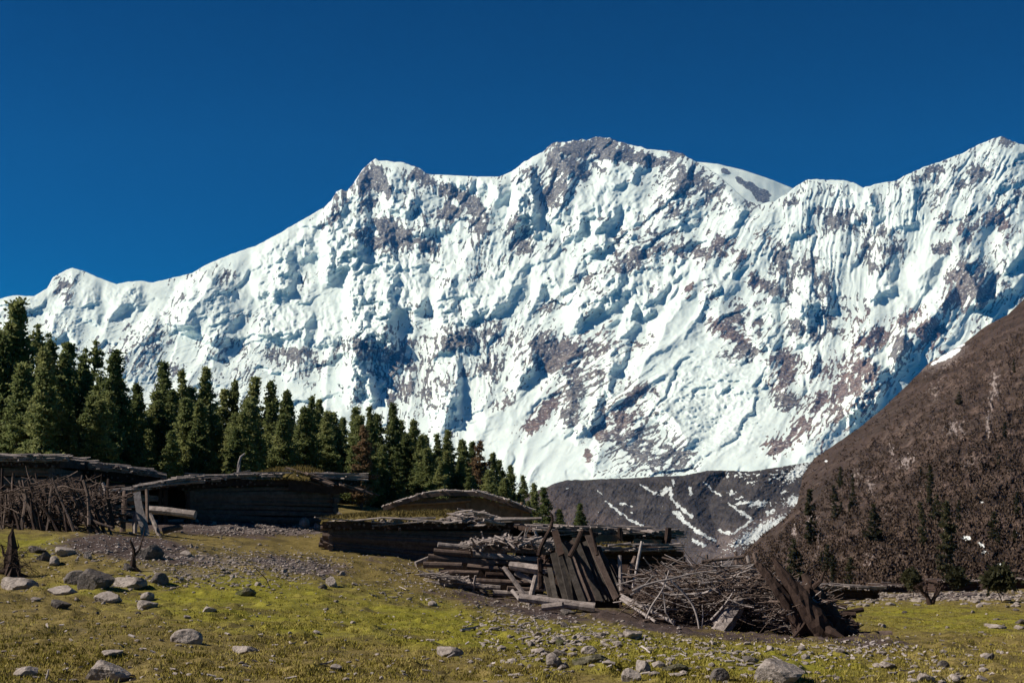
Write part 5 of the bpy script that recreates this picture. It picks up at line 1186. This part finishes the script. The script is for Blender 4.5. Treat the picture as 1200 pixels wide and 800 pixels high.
ROCKS = [
 (113,690,44,24,'large dark boulder with a pale seam across it, among the stones on the left',2,'stone_dark'),(90,685,30,16,'pointed dark boulder in front of the seamed boulder',4,'stone_dark'),(20,690,44,15,'wide low boulder at the left border below the dead stump',7,None),
 (76,697,42,11,'flat pale-topped slab of rock below the pointed boulder',1,None),(75,651,26,12,'pale rounded rock at the back of the left stones',5,None),(64,664,19,12,'pale blocky rock left of the seamed boulder',8,None),(51,658,16,13,'dark upright rock behind the pale blocky one',3,'stone_dark'),
 (42,647,22,8,'low dark rock nearest the leaning poles',6,'stone_dark'),(103,655,10,9,'small upright pale rock behind the seamed boulder',1,None),(175,656,30,20,'dark rounded boulder beside the forked dead stem',3,'stone_dark'),(150,669,16,10,'small dark rock below the forked dead stem',6,'stone_dark'),
 (150,689,40,15,'lens-shaped pale-topped rock in mid-grass left',7,None),(186,684,22,13,'dark pyramid rock in the moss right of the lens-shaped one',4,'stone_dark'),(172,713,30,11,'low dark-fronted rock, lowest of three in a row',5,None),(128,706,34,13,'broad rock with shaded right side above the open grass',1,None),(174,703,20,9,'small flat rock just behind the lowest of three',8,None),
 (42,704,12,5,'tiny pale cobble left of the half-buried stone',2,None),(69,712,26,11,'half-buried rough stone on the brown slope at left',6,None),(246,717,16,7,'small cracked stone at the edge of the brown slope',2,None),(219,724,9,5,'tiny white cobble on the brown slope',5,None),(288,699,22,12,'mossy dark lump in the bright moss',3,'stone_moss'),
 (219,652,15,7,'pale cobble with a dark hole beside the debris patch',1,None),(219,754,38,16,'rugged two-humped stone in the lower left grass',4,None),(284,766,32,11,'weathered flat stone right of the two-humped one',7,None),(33,792,34,11,'tilted pale slab near the lower left corner',8,None),(128,799,50,24,'large grey boulder with a dark right face at the bottom left',2,None),(130,768,30,8,'pale flat patch of rock above the bottom left boulder',5,None),
 (389,688,14,12,'white-faced rock with a dark neighbour in the mid meadow',1,None),(378,689,9,7,'small dark rock touching the white-faced one',3,'stone_dark'),(507,710,15,6,'lone flat pale stone in bright moss below the turf-roofed hut',8,None),(524,769,30,13,'pale wedge rock casting a long shadow at bottom centre',7,None),(394,784,13,6,'small pale stone at bottom centre-left',1,None),(371,742,8,4,'pebble-like pale stone on the brown slope edge',2,None),
 (740,748,24,11,'rounded pale rock on the moss in front of the plank windbreak',5,None),(661,735,8,8,'small white upright stone before the base log',1,None),(664,722,18,9,'brown block lying under the end of the base log',6,'stone_dark'),(543,655,0,0,'',0,None),
 (649,782,24,16,'grey angular rock in the lower middle moss',8,None),(657,769,20,8,'low rock behind the grey angular one',2,'stone_dark'),(690,766,16,9,'pale rock on the mossy lump',4,None),(692,778,34,14,'moss-grown dark lump in the lower middle',3,'stone_moss'),(657,757,14,10,'dark hollow rock in the moss',6,'stone_moss'),
 (752,788,16,16,'tall pale rock left of the dark twin at bottom right centre',7,None),(740,803,22,16,'grey rock cut by the bottom edge right of centre',1,None),(790,786,26,10,'dark mossy hump beside the tall pale rock',3,'stone_moss'),(843,800,20,15,'dark rock at the bottom edge left of the biggest right boulder',4,'stone_dark'),(915,800,50,26,'biggest boulder of the lower right, pale top and dark front',2,None),
 (880,777,18,9,'dark flat stone above the biggest right boulder',6,'stone_dark'),(725,758,10,6,'small pale stone behind the rounded pale rock',5,None),(940,762,12,6,'small rock in the right grass below the stumps',8,None),(984,764,10,5,'flat pebble right of the small rock below the stumps',1,None),(902,762,8,7,'little two-tone stone before the stumps',7,None),
 (1040,783,20,9,'low pale stone casting shadow in the lower right grass',5,None),(1085,799,18,11,'cluster stone at the lower right edge, palest of its group',2,None),(1117,799,18,9,'flat stone at the bottom right',8,None),(1150,799,12,8,'bright stone farthest right along the bottom',1,None),(1105,782,12,8,'dark stone above the bottom right cluster',4,'stone_dark'),(1160,773,10,9,'stone at the tip of the stump shadow',3,None),
 (1164,736,24,6,'flat pale rock in the right meadow',7,None),(1195,738,14,7,'pale rock at the right border of the meadow',5,None),(1196,731,10,7,'dark round rock at the right border behind the pale one',3,'stone_dark'),
 (385,636,16,16,'round dark boulder at the left corner of the turf-roofed hut',3,'stone_dark'),(396,613,16,14,'pale boulder between the long black hut and the turf-roofed hut',1,None),(372,621,10,9,'cobble at the right foot of the long black hut',5,None),(357,619,14,12,'grey boulder against the wall of the long black hut',8,None),(10,590,22,14,'rounded rock lying on the leftmost shed poles',2,None)]
for k, (u_, v_, w_, h_, lb, kk, mt) in enumerate(ROCKS):
    if w_: 
        if v_ < 600: continue
        rock(u_, min(v_, 799), w_ * (.88 if u_ < 300 else 1), h_, lb, 'boulder' if w_ > 24 else 'stone', None, RNDS.uniform(-.5, .5), kk, 'boulder' if w_ > 24 else 'stone', mt)
REG = [(20,420,640,690,'small pale stone strewn in the grass between the huts and the lower slope',46),(225,400,612,626,'small stone of the rubble along the foot of the long black hut',36),(560,720,715,795,'small pale stone strewn below the log stack and windbreak',44),
       (760,1180,755,798,'small stone strewn in the lower right grass',44),(20,520,700,798,'small stone scattered on the open left slope',40),(1000,1200,700,750,'small stone scattered in the right meadow',26)]
for u0_, u1_, v0_, v1_, lb, n_ in REG:
    for k in range(n_):
        w_ = RNDS.uniform(2.5, 7) * (1 if v0_ > 630 else .9)
        rock(RNDS.uniform(u0_, u1_), RNDS.uniform(v0_, v1_), w_, w_ * RNDS.uniform(.4, .7), lb, 'stone', lb.replace('small ', '').replace('stone', 'stones', 1), RNDS.uniform(0, 3), RNDS.randrange(9))

# gravel, chips, tufts: nobody could count them
def on_ground_np(u0_, u1_, v0_, v1_, n_, g, gauss=False):
    """random ground points whose spread is even over the ground strip between two viewing directions"""
    if gauss: u_ = g.normal((u0_ + u1_) / 2, (u1_ - u0_) / 3.2, n_); v_ = g.normal((v0_ + v1_) / 2, (v1_ - v0_) / 3.2, n_)
    else: u_ = g.uniform(u0_, u1_, n_); v_ = g.uniform(v0_, v1_, n_)
    out = np.zeros((n_, 3)); done = np.zeros(n_, bool); pd = None; pP = None
    for D_ in np.exp(np.linspace(math.log(11), math.log(220), 150)):
        P_ = at_np(u_, v_, D_); d = P_[:, 2] - gt_fast(P_[:, 0], P_[:, 1])
        if pd is not None:
            hit = (~done) & (d < 0)
            if hit.any():
                f_ = (pd[hit] / (pd[hit] - d[hit] + 1e-9))[:, None]; out[hit] = pP[hit] * (1 - f_) + P_[hit] * f_; done |= hit
        else: hit = d < 0; out[hit] = P_[hit]; done |= hit
        pd, pP = d, P_
        if done.all(): break
    out = out[done]; out[:, 2] = gt_fast(out[:, 0], out[:, 1]); return out
lr0, lr1 = math.log(4.0), math.log(240.0); a0_, a1_ = math.radians(-34), math.radians(32)
def gt_fast(x, y):
    i = (np.log(np.hypot(x, y) + 1e-9) - lr0) / (lr1 - lr0) * 759; j = (np.arctan2(x, y) - a0_) / (a1_ - a0_) * 899
    i = np.clip(i, 0, 758.999); j = np.clip(j, 0, 898.999); i0 = i.astype(int); j0 = j.astype(int); fi, fj = i - i0, j - j0
    return (Z5[i0, j0] * (1 - fi) + Z5[i0 + 1, j0] * fi) * (1 - fj) + (Z5[i0, j0 + 1] * (1 - fi) + Z5[i0 + 1, j0 + 1] * fi) * fj
ico1 = np.array(ico(1)[0]); ic1f = np.array(ico(1)[1])
def pebbles(name, label, pts, r0, r1, mat, g, flat=.55):
    n_ = len(pts); r = (g.uniform(0, 1, n_) ** 2.2 * (r1 - r0) + r0)
    s_ = np.stack([r * g.uniform(.7, 1.6, n_), r * g.uniform(.6, 1.2, n_), r * g.uniform(.35, .8, n_) * flat * 1.6], -1)
    a_ = g.uniform(0, 6.28, n_); b0_ = ico1[None] * (1 + g.normal(0, .16, (n_, 12, 1))) * s_[:, None]
    x = b0_[..., 0] * np.cos(a_)[:, None] - b0_[..., 1] * np.sin(a_)[:, None]; y = b0_[..., 0] * np.sin(a_)[:, None] + b0_[..., 1] * np.cos(a_)[:, None]
    Vv = np.stack([x, y, b0_[..., 2]], -1) + pts[:, None] + np.array([0, 0, .2])[None, None] * r[:, None, None]
    Fv = (ic1f[None] + (np.arange(n_) * 12)[:, None, None]).reshape(-1, 3)
    return tag(mesh_np(name, Vv.reshape(-1, 3), Fv, mat, False), label, 'gravel', kind='stuff')
g_ = np.random.default_rng(17)
parts = [on_ground_np(*a_, g_, True) for a_ in [(300,395,650,676,560),(210,330,642,668,300),(225,395,612,626,1100),(560,640,700,745,220),(590,680,745,790,110),(60,230,640,660,260),(430,560,650,700,260),(720,900,750,790,130),(1000,1200,758,796,120),(150,330,660,690,600),(640,760,730,760,300)]]
pebbles('gravel', 'pale gravel and rubble strewn in patches over the meadow', np.concatenate(parts), .010, .062, M['stone'], g_)
pebbles('gravel', 'fine pale gravel scattered all over the meadow', on_ground_np(-20, 1220, 640, 802, 1100, g_), .008, .035, M['stone'], g_)
pebbles('rubble_line', 'line of pale rubble along the far edge of the right meadow', np.concatenate([on_ground_np(1020, 1210, 692, 704, 700, g_), on_ground_np(960, 1210, 697, 712, 150, g_)]), .04, .22, M['stone'], g_)
# wood chips
pt = np.concatenate([on_ground_np(*a_, g_, True) for a_ in [(560,700,700,760,380),(200,400,645,680,500),(700,900,740,775,160),(60,220,625,650,300),(440,560,655,700,300),(900,1060,748,775,200)]] + [on_ground_np(0, 1200, 650, 800, 420, g_)])
n_ = len(pt); a_ = g_.uniform(0, 6.28, n_); L = g_.uniform(.012, .05, n_) * g_.uniform(.6, 1.3, n_); w_ = g_.uniform(.005, .016, n_)
d = np.stack([np.cos(a_) * L, np.sin(a_) * L, g_.normal(0, .25, n_) * L], -1); s_ = np.stack([-np.sin(a_) * w_, np.cos(a_) * w_, 0 * a_ + .004], -1); up = np.array([0, 0, .022])
q = pt[:, None] + np.stack([-d - s_, d - s_, d + s_, -d + s_], 1) + up
q2 = q - np.array([0, 0, .012]); Vv = np.concatenate([q, q2], 1).reshape(-1, 3); fb = np.array([[0, 1, 2, 3], [0, 4, 5, 1], [2, 6, 7, 3], [1, 5, 6, 2], [3, 7, 4, 0]])
tag(mesh_np('wood_chips', Vv, (fb[None] + (np.arange(n_) * 8)[:, None, None]).reshape(-1, 4), M['branch'], False), 'bleached chips and splinters of wood strewn over the ground', 'wood chips', kind='stuff')
# grass
m, n, b = new_mat('short_grass'); p = geo(n)
f = mth(n, 'ADD', mth(n, 'MULTIPLY', noise(n, p, 1.2, 4, .6), .5), mth(n, 'MULTIPLY', noise(n, p, 30, 2, .6), .5))
n.links.new(ramp(n, f, [(.36, (.09, .078, .012)), (.5, (.24, .20, .032)), (.64, (.42, .34, .12))]), b.inputs['Base Color'])
pt = np.concatenate([on_ground_np(-30, 1230, 655, 803, 16000, g_), on_ground_np(-30, 1230, 720, 803, 9000, g_), on_ground_np(1000, 1210, 703, 740, 2500, g_)])
pu, pv = to_uv(pt[:, 0], pt[:, 1], pt[:, 2]); pt = pt[ell(pu, pv, [(760,728,80,10,10,1),(640,720,90,12,8,.8),(150,640,80,14,3,1)]) < .5]
keep = (fbm(pt[:, 0] / 1.1, pt[:, 1] / 1.1, 3, 701) + g_.normal(0, .2, len(pt))) > -.1; pt = pt[keep]
per = 7; k = len(pt) * per; c_ = np.repeat(pt, per, 0) + g_.normal(0, .035, (k, 3)) * [1, 1, 0]; h_ = g_.uniform(.010, .042, k) * np.repeat(g_.uniform(.5, 1.3, len(pt)), per); a_ = g_.uniform(0, 6.28, k); w_ = .004 + .0002 * c_[:, 1]
dx = np.stack([np.cos(a_) * w_, np.sin(a_) * w_, 0 * a_], -1); tip = c_ + np.stack([g_.normal(0, .5, k) * h_, g_.normal(0, .5, k) * h_, h_], -1)
tag(mesh_np('grass', np.stack([c_ - dx - [0, 0, .01], c_ + dx - [0, 0, .01], tip], 1).reshape(-1, 3), np.arange(3 * k).reshape(-1, 3), m, False), 'short dry grass of the meadow', 'grass', kind='stuff')

# dead stump with brush at the left border, forked stem, loose sticks
b0 = ground(14, 676)
e = empty('dead_stump', b0, 'black dead stump with a spiked top and drooping twigs at the left border', 'stump')
D_ = b0.y
q = MB(); q.tube([b0 - Vector((0, 0, .1)), at(13, 655, D_), at(14, 640, D_), at(13, 628, D_), at(15, 619, D_)], [.22, .13, .09, .06, .02], 10, .25)
for fp, r in [([(12, 658), (4, 648), (2, 640)], .04), ([(15, 650), (22, 640), (20, 632)], .03), ([(8, 672), (-6, 668), (-14, 672)], .07), ([(20, 672), (32, 676), (40, 680)], .06)]: q.tube([at(x, y, D_ - .05) for x, y in fp], [r, r * .7, r * .3], 6, .15)
q.build('trunk', M['wood_dark'], e)
q = MB(); gg = random.Random(2)
for k in range(130):
    s_ = at(gg.gauss(14, 9), gg.uniform(640, 676), D_ + gg.uniform(-.4, .4)); dr = Vector((gg.uniform(-1, 1), gg.uniform(-.6, .6), gg.uniform(-.9, .4))).normalized() * gg.uniform(.1, .4)
    q.tube([s_, s_ + dr * .5 + Vector((0, 0, .03)), s_ + dr], [.008, .006, .003], 4, 0)
tag(q.build('twigs', M['wood_dark'], e), kind='stuff')
b0 = ground(155, 668); D_ = b0.y
q = MB(); q.tube([b0 - Vector((0, 0, .05)), at(156, 655, D_), at(157, 644, D_), at(153, 634, D_), at(154, 629, D_)], [.10, .055, .04, .028, .012], 8, .15); q.tube([at(157, 652, D_), at(163, 644, D_), at(167, 632, D_), at(170, 617, D_)], [.035, .022, .016, .008], 6, .1)
for fp in [[(152, 666), (144, 668), (139, 669)], [(158, 666), (164, 670), (168, 672)]]: q.tube([at(x, y, D_ - .1) for x, y in fp], [.06, .04, .015], 6, .15)
tag(q.build('dead_sapling', M['wood_dark'], None, b0), 'small dark forked dead stem standing beside the dark rounded boulder', 'dead stem')
for k, (pts, r, lb) in enumerate([([(298, 664), (304, 670), (312, 678), (316, 688)], .012, 'thin curved twig standing in the moss of the mid meadow'), ([(540, 740), (552, 738), (562, 735), (571, 734)], .022, 'thin bleached stick lying in the moss below the log stack'),
      ([(468, 688), (476, 692), (480, 693)], .015, 'pale forked twig lying before the turf-roofed hut'), ([(752, 760), (757, 764), (762, 767)], .014, 'short pale stick in the moss below the brush heap'), ([(54, 796), (56, 790), (57, 784)], .012, 'tiny upright pale stake near the lower left corner')]):
    P_ = [ground(x, y) + Vector((0, 0, .03)) for x, y in pts] if k not in (0, 4) else [ground(*pts[-1 if k == 0 else 0]) ] + [at(x, y, ground(*pts[-1 if k == 0 else 0]).y) for x, y in (pts[::-1] if k == 0 else pts)[1:]]
    q = MB(); q.tube(P_, [r * (1 - .15 * i) for i in range(len(P_))], 5, .1); tag(q.build('stick', M['branch'] if k else M['wood_dark'], None, P_[0]), lb, 'stick')
# ---------------------------------------------------------------- air
bm = bmesh.new()
bmesh.ops.create_cube(bm, size=1.0)
me = bpy.data.meshes.new('haze')
bm.to_mesh(me); bm.free()
hz = bpy.data.objects.new('haze', me); COL.objects.link(hz)
hz.scale = (16000, 17000, 5200); hz.location = (0, 8200, 1800)
hm = bpy.data.materials.new('air'); hm.use_nodes = True; hn = hm.node_tree; hn.nodes.clear()
ho = hn.nodes.new('ShaderNodeOutputMaterial'); hv = hn.nodes.new('ShaderNodeVolumePrincipled')
hv.inputs['Color'].default_value = (0.04, 0.33, 1.0, 1); hv.inputs['Density'].default_value = 1.7e-5; hv.inputs['Absorption Color'].default_value = (1, 1, 1, 1); hv.inputs['Anisotropy'].default_value = 0.0
hn.links.new(hv.outputs[0], ho.inputs['Volume']); me.materials.append(hm)
tag(hz, kind='stuff')
